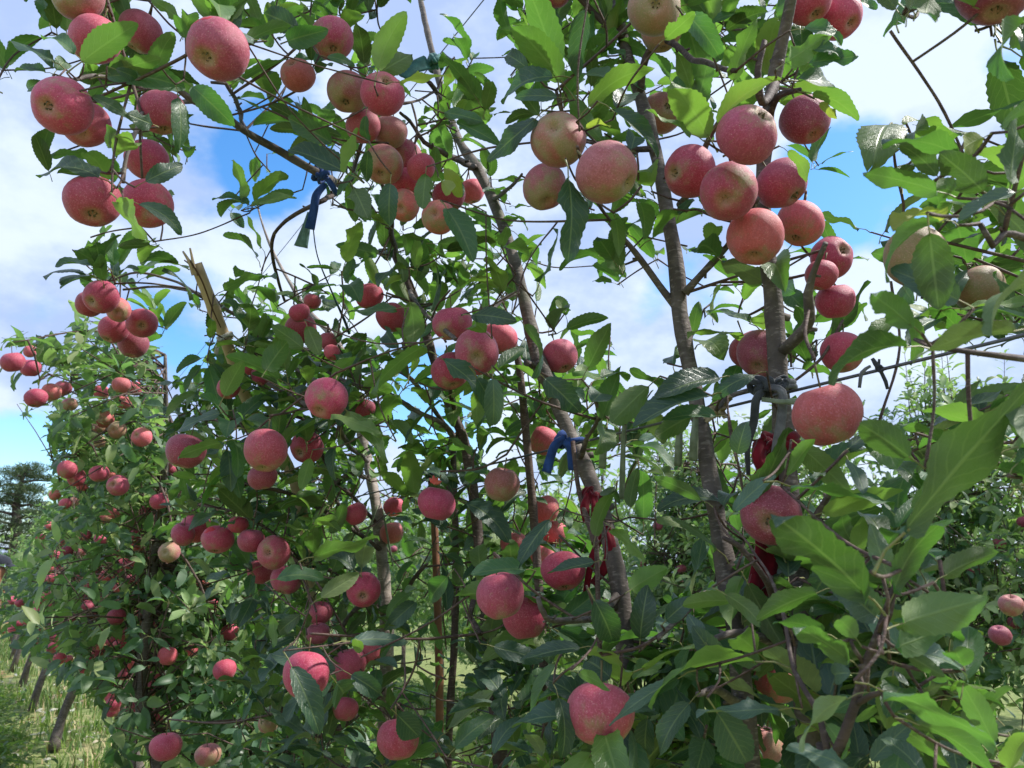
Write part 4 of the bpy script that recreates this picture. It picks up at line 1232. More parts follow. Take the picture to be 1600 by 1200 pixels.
# inner leaves deeper in the canopy, seen through the gaps (kept where the photograph shows foliage)
for _ in range(1900):
    i, j = rnd.randrange(GH), rnd.randrange(GW)
    if i < 13 and rnd.random() < .75: continue
    if grid[i][j] < 3 and not (grid[i][j] == 2 and rnd.random() < .35): continue
    x, y = j * 40 + rnd.uniform(0, 40), i * 40 + rnd.uniform(0, 40)
    t = dep_at(x, y) * rnd.uniform(1.2, 1.5); P = at(x, y, t); only = owner_of(P, x, y)
    ii, dd = nearest(P, only)
    if dd > .5: continue
    axis = Vector((rnd.uniform(-1, 1), rnd.uniform(-.3, 1), rnd.uniform(-.1, 1)))
    sel = []
    for (P0, d, n, L_, mid) in rosette(P, axis, rnd.randint(3, 6), rnd.uniform(.06, .09), strict=False):
        mx_, my_, _t = proj(P0 + d * L_ * 1.1); a_, b_ = int(my_ // 40), int(mx_ // 40)
        if 0 <= a_ < GH and 0 <= b_ < GW and grid[a_][b_] < 2: continue
        sel.append((P0, d, n, L_))
    if sel:
        key, _ = twig_to(P, .0015, only=only)
        for s_ in sel: LEAVES[key].append((*s_, tone_at(x, y), rnd.randrange(20), 1., 20))
# a little canopy outside the frame so that the trees do not stop at its edges
for _ in range(260):
    side = rnd.random()
    if side < .6: x, y = rnd.uniform(0, 1350), rnd.uniform(-330, -30)
    elif side < .8: x, y = rnd.uniform(500, 1600), rnd.uniform(1240, 1500)
    else: x, y = rnd.uniform(1650, 2000), rnd.uniform(200, 1200)
    t = max(dep_at(min(1600, x), max(0, min(1200, y))), .95) * rnd.uniform(1.05, 1.35); P = at(x, y, t)
    ii, dd = nearest(P)
    if dd > .35: continue
    key, _ = twig_to(P, .0015)
    for (P0, d, n, L_, mid) in rosette(P, Vector((rnd.uniform(-1, 1), rnd.uniform(-.6, 1), rnd.uniform(0, 1))), rnd.randint(4, 7), .08, strict=False):
        if not (0 < proj(mid)[0] < 1600 and 0 < proj(mid)[1] < 1200): LEAVES[key].append((P0, d, n, L_, 'm', rnd.randrange(20), 1., 5))
for key, T_ in TREES.items():
    ls = sorted(LEAVES[key], key=lambda l: -l[7])
    for l in ls[:300]: leaf_obj(T_['root'], T_['base'], l[0], l[1], l[2], l[3], l[4], l[5], l[6])
    rest = ls[300:]
    if rest:
        mats = [M['leaf_' + k] for k in 'dmlyg']
        me = batch_mesh('foliage', [(l[0], l[1], l[2], l[3], l[5], 'dmlyg'.index(l[4])) for l in rest], HI, mats, tuple(T_['base']))
        tag(obj('foliage', me, T_['root']), kind='stuff')

# ------------------------------------------------------------------ the fruit, each hanging by its own stalk
def put_apple(a, group):
    r = a['r']; tn = TONE[a['tone']]
    small = a['d'] < 34
    q = random.Random(int(a['x'] * 13 + a['y']))
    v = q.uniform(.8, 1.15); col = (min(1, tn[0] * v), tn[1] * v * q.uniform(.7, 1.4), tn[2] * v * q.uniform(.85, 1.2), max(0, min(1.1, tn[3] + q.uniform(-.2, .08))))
    me = (APPLEs if small else APPLE)[q.randrange(3 if small else 6)]
    root = bpy.data.objects.new('apple', me if small and a['cal'] is None else None); C.objects.link(root)
    root.location = a['P']; root.empty_display_size = .03
    rot = (-a['ax']).to_track_quat('Z', 'Y') @ Quaternion((0, 0, 1), q.uniform(0, 6.28))
    tag(root, a['label'], 'apple', group)
    if root.data is None:
        root.rotation_mode = 'QUATERNION'
        b = bpy.data.objects.new('skin', me); C.objects.link(b); b.parent = root
    else: b = root
    b.rotation_mode = 'QUATERNION'; b.rotation_quaternion = rot; b.scale = (r, r, r * (1.07 if a['x'] == 1293 else q.uniform(.96, 1.04))); b.color = col
    if root.data is None:
        c = bpy.data.objects.new('calyx', CALYX); C.objects.link(c); c.parent = root; c.rotation_mode = 'QUATERNION'; c.rotation_quaternion = rot; c.scale = (r, r, r)
        s0, s1 = a['stem0'] - a['P'], a['stem1'] - a['P']
        pp, rr_ = catmull([s0, (s0 + s1) / 2 + (-a['ax']) * r * .1, s1], [.0013, .0011, .0016], .006)
        g = Geo(); g.add(tube(pp, rr_, 5)); g.build('stalk', M['stalk'], root)
    return root
for a in APPLES:
    if a['x'] == 340:  # the scarred fruit
        o = put_apple(a, 'apples on the near trees')
        V, F = [], []; c0 = (CR * -.32 + CU * .72 + CB * .55).normalized(); n_ = 9; e1 = c0.cross(CR).normalized(); e2 = c0.cross(e1)
        for i in range(5):
            for k in range(24):
                an = k / 24 * 6.283; rad = i / 4 * (.40 + .07 * math.sin(3 * an + 1) + .05 * math.sin(7 * an)); dv = (c0 + (e1 * math.cos(an) * .72 + e2 * math.sin(an) * 1.15) * rad).normalized()
                V.append(tuple(dv * a['r'] * (1.012 if i < 4 else .97)))
        for i in range(4):
            for k in range(24): F.append((i * 24 + k, i * 24 + (k + 1) % 24, (i + 1) * 24 + (k + 1) % 24, (i + 1) * 24 + k))
        s = obj('scar', mesh_np('scar_patch', V, F, [M['scar']]), o); s['label'] = 'bright red scarred patch of skin'
        continue
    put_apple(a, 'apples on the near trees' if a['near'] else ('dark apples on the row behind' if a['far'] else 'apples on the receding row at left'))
for key, T_ in TREES.items():
    if T_['twig'].V: tag(T_['twig'].build('twigs', M['twig'], T_['root'], T_['base']), kind='stuff')
# ------------------------------------------------------------------ ties, ribbons, canes and wires
def strip(pts, w_, th, nrm=None, mat=None, name='ribbon_tail', parent=None, base=Vector((0, 0, 0)), wv=.15, step=.006):
    """cloth strip along a path with real thickness, widths interpolated"""
    ws = w_ if isinstance(w_, (list, tuple)) else [w_] * len(pts)
    P, Wd = catmull(pts, ws, step); V, Q = [], []
    for i, p in enumerate(P):
        T = (P[min(i + 1, len(P) - 1)] - P[max(i - 1, 0)]).normalized()
        nn = (nrm or CB); nn = (nn + Vector((math.sin(i * .5) * wv, math.cos(i * .37) * wv, 0)))
        S = T.cross(nn)
        S = S.normalized() if S.length > .05 else T.orthogonal().normalized()
        B = S.cross(T).normalized()
        m = 5
        for k in range(m + 1):
            u = k / m * 2 - 1
            V.append(p + S * u * Wd[i] / 2 + B * (th / 2 + math.sin(u * 3.3 + i * .3) * Wd[i] * .10))
        for k in range(m, -1, -1):
            u = k / m * 2 - 1
            V.append(p + S * u * Wd[i] / 2 + B * (-th / 2 + math.sin(u * 3.3 + i * .3) * Wd[i] * .10))
    n = 2 * (m + 1)
    for i in range(len(P) - 1):
        for k in range(n): Q.append((i * n + k, i * n + (k + 1) % n, (i + 1) * n + (k + 1) % n, (i + 1) * n + k))
    for e in (0, (len(P) - 1) * n):
        for k in range(m): Q.append((e + k, e + k + 1, e + n - 2 - k, e + n - 1 - k))
    g = Geo(); g.add((V, Q)); return g.build(name, mat, parent, base)
def knot(c, r, mat, parent, base, seed=1, n=3, name='knot', flat=.6):
    q = random.Random(seed); g = Geo()
    for k in range(n):
        ax = Vector((q.uniform(-1, 1), q.uniform(-1, 1), q.uniform(-1, 1))).normalized(); e1 = ax.orthogonal().normalized(); e2 = ax.cross(e1)
        rr_ = r * q.uniform(.6, 1); off = Vector((q.uniform(-1, 1), q.uniform(-1, 1), q.uniform(-1, 1))) * r * .35
        P = [c + off + (e1 * math.cos(a / 11 * 5.6) + e2 * math.sin(a / 11 * 5.6) * .75) * rr_ for a in range(12)]
        g.add(tube(P, [r * .34 * q.uniform(.8, 1.2) for _ in P], 9, .45, seed + k, True, flat))
    return g.build(name, mat, parent, base)
def wrap(c, axis, r, mat, parent, base, turns=1.6, rad=.004, name='wrap', flat=1.5, pitch=.006):
    ax = axis.normalized(); e1 = ax.orthogonal().normalized(); e2 = ax.cross(e1); k = int(turns * 18)
    P = [c + (e1 * math.cos(i / 18 * 6.283) + e2 * math.sin(i / 18 * 6.283)) * (r + rad * .6) + ax * (pitch * (i / 18 - turns / 2) + .0015 * math.sin(i)) for i in range(k)]
    g = Geo(); g.add(tube(P, [rad * (1 + .15 * math.sin(i * 1.3)) for i in range(k)], 8, .35, turns)); return g.build(name, mat, parent, base)
Z = Vector((0, 0, 1))
# trellis wires, running with the row; tight between the trunks
def wire(pa, La, pb, Lb, label, r=.0015, far=32):
    A_, B_ = at(*pa, row_t(*pa, La)), at(*pb, row_t(*pb, Lb))
    a0 = B_ - (A_ - B_) * 0
    d = (A_ - B_).normalized(); 
    P = []
    S0 = -2.2; 
    s_b = B_.dot(ROWD); z_ = (A_.z + B_.z) / 2
    for s in [S0 + k * .35 for k in range(14)] + [2.7 + k * 1.5 for k in range(20)]:
        f = (s - s_b) / (A_.dot(ROWD) - s_b); f = max(-2.5, min(2.5, f))
        n_ = La if s > 1 else Lb + (La - Lb) * f
        n_ = max(min(La, Lb) - .02, min(max(La, Lb) + .02, n_))
        z = B_.z + (A_.z - B_.z) * max(-.4, min(1.2, f))
        P.append(rowp(s, n_, z))
    g = Geo(); g.add(tube(P, [r] * len(P), 6)); o = g.build('trellis_wire', M['wire']); tag(o, label, 'wire', 'trellis wires'); return o
wire((300, 565), .83, (690, 82), .83, 'thin top trellis wire slanting from the top edge past the teal and blue knots')
wire((600, 766), .83, (1380, 577), .83, 'middle trellis wire stretched across the picture behind the grey knot and out the right edge', .0021)
wire((640, 1080), .84, (820, 1128), .84, 'lowest trellis wire glimpsed through leaves at the bottom centre')

def t_of(x, y, L=.84): return row_t(x, y, L)
def tie(name, label, c, cat='tie', group=None):
    return empty(name, c, label, cat, group)
# teal knot on the centre trunk at the top wire
c = at(690, 92, t_of(690, 92, .82)); r_ = tie('cloth_tie', 'crumpled teal cloth knot binding the centre trunk to the top wire', c)
knot(at(678, 95, t_of(678, 95, .80)), .024, M['teal'], r_, c, 3, 4, flat=.7); wrap(at(681, 105, t_of(681, 105, .85)), Z, .014, M['teal'], r_, c, 1.5, .006)
strip([at(668, 97, 1.55), at(645, 105, 1.53), at(628, 120, 1.52)], [.03, .024, .022], .003, None, M['teal'], 'tail', r_, c)
# blue tie on the arching branch with a long hanging tail
tB = pt((500, 272, .52, 0), True)[0]; c = tB.copy(); r_ = tie('cloth_tie', 'blue cloth tie round the arching branch with a long tube like hanging tail', c)
wrap(tB, (pt((530, 288, .57, 0), True)[0] - tB), .0125, M['blue'], r_, c, 2.2, .0045, pitch=.012); knot(tB + Vector((.01, -.01, -.012)), .014, M['blue'], r_, c, 8, 2)
tt = (tB - Vector((0, 0, CAMZ))).length * .98
tt = proj(tB)[2]
strip([at(508, 288, tt * .98), at(494, 305, tt * .97), at(490, 330, tt * .97), at(484, 358, tt * .97)], [.012, .016, .017, .020], .004, None, M['blue'], 'tail', r_, c)
strip([at(512, 280, tt * .97), at(520, 292, tt * .97), at(527, 305, tt * .98)], [.012, .012, .01], .004, None, M['blue'], 'tail', r_, c)
c = at(482, 335, tt * 1.0); r_ = tie('cloth_strip', 'pale teal cloth strip dangling under the blue tie at upper left of centre', c)
strip([at(484, 332, tt * 1.01), at(479, 352, tt * 1.01), at(474, 370, tt * 1.01), at(470, 386, tt * 1.01)], [.010, .016, .024, .03], .003, None, M['palet'], 'strip', r_, c)
# green cord hanging from the tie to the crown
c = at(490, 355, tt); g = Geo(); P, R_ = catmull([at(488, 345, tt), at(496, 400, tt * 1.01), at(518, 455, tt * 1.02), at(538, 500, tt * 1.03), at(546, 522, tt * 1.03)], [.0013, .0013, .002, .0032, .003], .01)
g.add(tube(P, R_, 6)); tag(g.build('cord', M['cord']), 'dark green cord hanging from the blue tie down into the leafy crown', 'cord')
# royal blue tie in the middle
tm = t_of(875, 690, .8); c = at(884, 688, tm); r_ = tie('cloth_tie', 'royal blue cloth tie with two hanging tails on the middle wire beside the centre trunk', c)
wrap(at(892, 690, t_of(892, 690, .85)), Z, .0195, M['blue'], r_, c, 1.3, .005, pitch=.01); knot(at(880, 690, tm), .014, M['blue'], r_, c, 12, 3, flat=.8)
strip([at(882, 686, tm * .99), at(868, 695, tm * .98), at(860, 715, tm * .98), at(854, 738, tm * .98)], [.015, .015, .016, .017], .004, None, M['blue'], 'tail', r_, c)
strip([at(884, 688, tm * .985), at(892, 698, tm * .98), at(894, 715, tm * .98), at(895, 735, tm * .98)], [.018, .017, .017, .016], .004, None, M['blue'], 'tail', r_, c)
# red cloth on the centre trunk
tr = t_of(928, 775, .84); c = at(928, 775, tr); r_ = tie('cloth_tie', 'red cloth knot with a drooping loop on the centre trunk below the blue tie', c)
wrap(c, Z, .018, M['red'], r_, c, 1.4, .005, pitch=.012); knot(at(922, 774, tr * .97), .015, M['red'], r_, c, 21, 4)
strip([at(920, 772, tr * .96), at(914, 792, tr * .95), at(916, 815, tr * .95)], [.010, .016, .012], .003, None, M['red'], 'tail', r_, c)
strip([at(928, 775, tr * .96), at(930, 800, tr * .95), at(926, 830, tr * .95)], [.010, .013, .010], .003, None, M['red'], 'tail', r_, c)
c = at(950, 850, tr * .98); r_ = tie('cloth_strip', 'broad dark red cloth strip hanging down beside the lower centre trunk', c)
strip([at(948, 822, tr * .97), at(954, 852, tr * .96), at(950, 880, tr * .96), at(925, 912, tr * .97)], [.010, .019, .019, .010], .004, None, M['red'], 'strip', r_, c)
strip([at(945, 830, tr * .975), at(926, 870, tr * .97), at(915, 925, tr * .97)], [.009, .012, .010], .003, None, M['red'], 'strip', r_, c)
# red cloth on the right trunk: knot and very long band
t2 = t_of(1218, 690, .85); c = at(1214, 690, t2); r_ = tie('cloth_tie', 'dark red cloth tied round the right trunk, its long broad band behind the big apple', c)
wrap(at(1221, 692, t2), Z, .0165, M['red'], r_, c, 2.2, .006, pitch=.010); knot(at(1196, 692, t2 * .97), .015, M['red'], r_, c, 5, 4)
strip([at(1192, 690, t2 * .96), at(1186, 712, t2 * .95), at(1192, 735, t2 * .95), at(1182, 755, t2 * .955)], [.013, .018, .015, .018], .005, None, M['red'], 'tail', r_, c)
strip([at(1206, 740, t2 * .985), at(1198, 800, t2 * .985), at(1197, 860, t2 * .98), at(1190, 905, t2 * .975), at(1182, 935, t2 * .97)], [.022, .029, .034, .032, .026], .004, None, M['red'], 'band', r_, c)
strip([at(1186, 900, t2 * .97), at(1180, 925, t2 * .965), at(1170, 940, t2 * .96)], [.02, .022, .016], .004, None, M['red'], 'tail', r_, c)
# grey rubber bands at the wire knot
t3 = t_of(1205, 605, .83); c = at(1212, 606, t3); r_ = tie('rubber_band_tie', 'knotted grey rubber bands lashing the right trunk to the middle wire', c)
wrap(at(1218, 604, t_of(1218, 604, .85)), Z, .0168, M['grey'], r_, c, 2.4, .0042, pitch=.006); knot(at(1188, 602, t3 * .97), .015, M['greyd'], r_, c, 31, 4, flat=.8); knot(at(1222, 600, t3 * .96), .010, M['greyd'], r_, c, 35, 3)
strip([at(1200, 604, t3 * .96), at(1222, 612, t3 * .95), at(1222, 645, t3 * .95), at(1215, 690, t3 * .95), at(1206, 728, t3 * .95)], [.008, .010, .011, .012, .008], .005, None, M['grey'], 'tail', r_, c)
strip([at(1192, 610, t3 * .96), at(1182, 625, t3 * .95), at(1178, 660, t3 * .95), at(1168, 700, t3 * .955), at(1169, 742, t3 * .955)], [.008, .010, .010, .007, .004], .004, None, M['greyd'], 'tail', r_, c)
strip([at(1186, 600, t3 * .96), at(1165, 592, t3 * .96), at(1152, 596, t3 * .97), at(1142, 608, t3 * .97)], [.008, .009, .007, .006], .004, None, M['greyd'], 'tail', r_, c)
strip([at(1190, 624, t3 * .95), at(1225, 628, t3 * .94), at(1255, 628, t3 * .93), at(1280, 642, t3 * .93)], [.006, .006, .010, .022], .003, None, M['gg'], 'frayed_end', r_, c)
# small twist ties along the wire
t4 = t_of(1378, 578, .83); c = at(1375, 578, t4); r_ = tie('twist_tie', 'small grey twisted tie standing off the wire near the right edge', c)
knot(c, .006, M['greyd'], r_, c, 2, 2)
strip([c, at(1384, 596, t4), at(1387, 608, t4)], [.0035, .004, .003], .002, None, M['greyd'], 'tail', r_, c); strip([c, at(1368, 568, t4), at(1363, 560, t4)], [.005, .005, .003], .003, None, M['greyd'], 'tail', r_, c)
strip([c, at(1373, 570, t4), at(1374, 561, t4)], [.003, .003, .002], .002, None, M['greyd'], 'tail', r_, c)
strip([at(1360, 572, t4 * .99), at(1347, 582, t4 * .99), at(1343, 606, t4 * .99)], [.003, .004, .003], .002, None, M['grey'], 'loop', r_, c)
LBL = {974: 'grey green strip hanging longest from the middle wire right of the blue tie', 944: 'short grey green strip looped on the middle wire close to the centre trunk', 1062: 'pale green strip hanging from the wire just left of the leaning trunk', 1086: 'pale green strip hanging from the wire in front of the leaning trunk'}
for x, y0, y1, w_ in ((974, 668, 780, .009), (944, 672, 732, .012), (1062, 660, 728, .011), (1086, 655, 720, .012)):
    ts = t_of(x, y0, .82); c = at(x, y0, ts); g = strip([at(x + 1, y0 - 4, ts), at(x - 1, (y0 + y1) / 2, ts * .995), at(x - 3, y1, ts)], [w_ * .6, w_, w_ * 1.05], .003, None, M['gg'], 'hanging_strip')
    tag(g, LBL[x], 'strip', 'strips hanging from the middle wire')
# withered cluster by the leaning trunk
tw_ = t_of(1130, 635, .8); c = at(1130, 640, tw_); r_ = tie('withered_blossom', 'dry brown withered flower cluster right of the leaning trunk at the wire', c, 'withered flower')
q = random.Random(8)
for k in range(7):
    d = Vector((q.uniform(-1, 1), q.uniform(-1, .2), q.uniform(-.6, 1.1))).normalized(); L_ = q.uniform(.018, .034)
    strip([c, c + d * L_ * .5 + Z * .004, c + d * L_], [.006, q.uniform(.014, .024), .004], .0015, None, M['dry'], 'petal', r_, c, .5, .003)
# white tie at the bamboo cane
def cane(label, pts, mat, foot=None):
    pr = [pt(q_) for q_ in pts]; P = [p for p, _ in pr]; R_ = [r for _, r in pr]
    b = P[0].copy(); P = [Vector((b.x, b.y, 0)) if foot is None else foot] + P; R_ = [R_[0]] + R_; base = P[0].copy()
    root = empty('bamboo_cane', base, label, 'cane', 'support canes'); CP, CR2 = catmull(P, R_, .02)
    acc = 0
    for i in range(1, len(CP)):
        acc += (CP[i] - CP[i - 1]).length
        if acc > .19: acc = 0; CR2[i] *= 1.14
    g = Geo(); g.add(tube(CP, CR2, 12, .03, 2)); g.build('pole', mat, root, base)
    return root, base
r_, b_ = cane('thick pale bamboo cane with split broken tip rising at upper left', [(480, 860, -1.98, .014), (392, 640, -1.84, .014), (352, 530, -1.76, .0138), (325, 460, -1.72, .0136), (306, 412, -1.7, .0134)], M['bamboo'], Vector((-.42, 2.02, 0)))
tc_ = proj(pt((306, 412, -1.7, 0))[0])[2]
for k, (dx, dy, w_) in enumerate(((286, 393, .007), (297, 388, .006), (291, 402, .005))):
    strip([at(306 + (k - 1) * 4, 430, tc_ * .99), at((306 + dx) / 2, 410, tc_ * .99), at(dx, dy, tc_)], [w_, w_, w_ * .55], .003, None, M['bamboo'] if k < 2 else M['bamboo_in'], 'splinter', r_, b_, .1)
strip([at(300, 412, tc_ * .985), at(316, 440, tc_ * .983), at(333, 485, tc_ * 1.0), at(345, 512, tc_ * 1.01)], [.004, .0035, .003, .002], .001, None, M['bamboo_in'], 'crack', r_, b_, .02)
tc2 = proj(pt((350, 527, -1.76, 0))[0])[2]; c = at(352, 527, tc2); r_ = tie('string_tie', 'white string tied round the bamboo cane with two short ends', c)
wrap(c, at(325, 460, tc2) - c, .0148, M['white'], r_, c, 2., .003, pitch=.005); knot(at(344, 530, tc2 * .98), .008, M['white'], r_, c, 3, 2)
strip([at(344, 532, tc2 * .98), at(340, 540, tc2 * .975), at(337, 555, tc2 * .975)], [.004, .008, .010], .002, None, M['white'], 'tail', r_, c); strip([at(350, 526, tc2 * .98), at(362, 523, tc2 * .98), at(374, 532, tc2 * .985)], [.004, .004, .003], .002, None, M['white'], 'tail', r_, c)
cane('reddish brown cane standing between the pale trunk and the dark one at lower centre', [(686, 1195, .95, .010), (685, 1000, .95, .010), (678, 800, .94, .0095), (672, 740, .93, .009)], M['bamboo_red'])
cane('dark thin cane right of the reddish one at lower centre', [(700, 1198, .9, .0085), (710, 1000, .9, .0085), (712, 850, .9, .008), (708, 700, .9, .007)], M['bark_dark'])
cane('slim brown cane left of the centre trunk passing by the brownish lone apple', [(856, 1195, .9, .009), (850, 1050, .9, .009), (838, 860, .9, .0088), (824, 700, .89, .0085), (812, 580, .88, .008), (800, 520, .87, .006)], M['twig'])
cane('thin cane standing just right of the centre trunk beside the red cloth', [(935, 950, .78, .004), (928, 850, .78, .0042), (905, 770, .79, .004), (895, 690, .8, .004)], M['twig'])
cane('thin grey cane rising in the left foliage beside the pale green apple', [(350, 1000, .8, .007), (350, 900, .8, .007), (348, 860, .8, .006)], M['bark_dark'])
# frilly red petal remnant on the centre apple
a_ = next(a for a in APPLES if a['x'] == 682); tp = a_['t'] * .98; c = at(680, 756, tp); r_ = tie('red_petal', 'bright red frilly withered leaf on top of the round pink centre apple', c, 'leaf')
for k, (dx, dy) in enumerate(((-9, -9), (-3, -13), (4, -10), (10, -4))): strip([c, at(680 + dx * .6, 756 + dy * .6, tp), at(680 + dx, 756 + dy, tp)], [.006, .008, .002], .001, None, M['redleaf'], 'lobe', r_, c, .5, .003)
# bits of blue and green twine on the lower wires
tb = t_of(735, 1106, .83); tag(strip([at(722, 1103, tb), at(735, 1107, tb), at(743, 1104, tb)], [.010, .013, .010], .005, None, M['blue'], 'cloth_knot'), 'small blue cloth knot on the lowest wire at bottom centre', 'tie')
tb = t_of(672, 745, .82); cc = at(672, 745, tb); r_ = tie('cloth_tie', 'navy cloth knot on the middle wire just above the round pink centre apple', cc); knot(cc, .012, M['greyd'], r_, cc, 4, 3)
for k, (x0, y0, x1, y1, x2, y2, lab) in enumerate(((590, 790, 575, 830, 558, 862, 'pale green twine running down left from the pale trunk'), (598, 795, 604, 830, 614, 884, 'grey green twine hanging straight down the right side of the pale trunk'))):
    tb = t_of(x0, y0, .80); P, R_ = catmull([at(x0, y0, tb), at(x1, y1, tb * .99), at(x2, y2, tb)], [.002, .003, .0025], .01); g = Geo(); g.add(tube(P, R_, 6)); tag(g.build('twine', M['gg']), lab, 'twine')
# ------------------------------------------------------------------ ground
def ground_mat():
    m, t, b, out = new_mat('orchard_soil'); tcn = t.nodes.new('ShaderNodeTexCoord'); v = tcn.outputs['Object']
    a = tnoise(t, .9, 6, .6, v); f = tnoise(t, 14, 6, .7, v); g = tnoise(t, 3.2, 5, .6, v)
    c = mixc(t, smooth(t, f, .35, .65), (.15, .20, .07), (.26, .29, .12))
    sp3 = t.nodes.new('ShaderNodeVectorMath'); sp3.operation = 'DOT_PRODUCT'; sp3.inputs[1].default_value = ROWN; t.links.new(v, sp3.inputs[0])
    nearrow = smooth(t, sp3.outputs['Value'], .9, 1.6, 1, .15)
    c0 = c
    c = mixc(t, smooth(t, g, .52, .64, 0, .6), c, (.42, .34, .19))
    c = mixc(t, smooth(t, a, .56, .66, 0, .8), c, (.38, .19, .11))
    c = mixc(t, nearrow, c0, c)
    t.links.new(c, b.inputs['Base Color']); b.inputs['Roughness'].default_value = .95; b.inputs['Specular IOR Level'].default_value = .1
    add_bump(t, b, f, .8, .03); return m
n_ = 90; V = []; F = []
for i in range(n_ + 1):
    for j in range(n_ + 1):
        u, v = (i / n_ * 2 - 1), (j / n_ * 2 - 1); x = 260 * u * abs(u) ** 2; y = 260 * v * abs(v) ** 2
        V.append((x, y, .035 * mnoise.noise(Vector((x * .9, y * .9, 0))) if abs(x) < 40 and abs(y) < 40 else 0))
for i in range(n_):
    for j in range(n_): a = i * (n_ + 1) + j; F.append((a, a + n_ + 1, a + n_ + 2, a + 1))
tag(obj('ground', mesh_np('ground', V, F, [ground_mat()])), kind='structure')

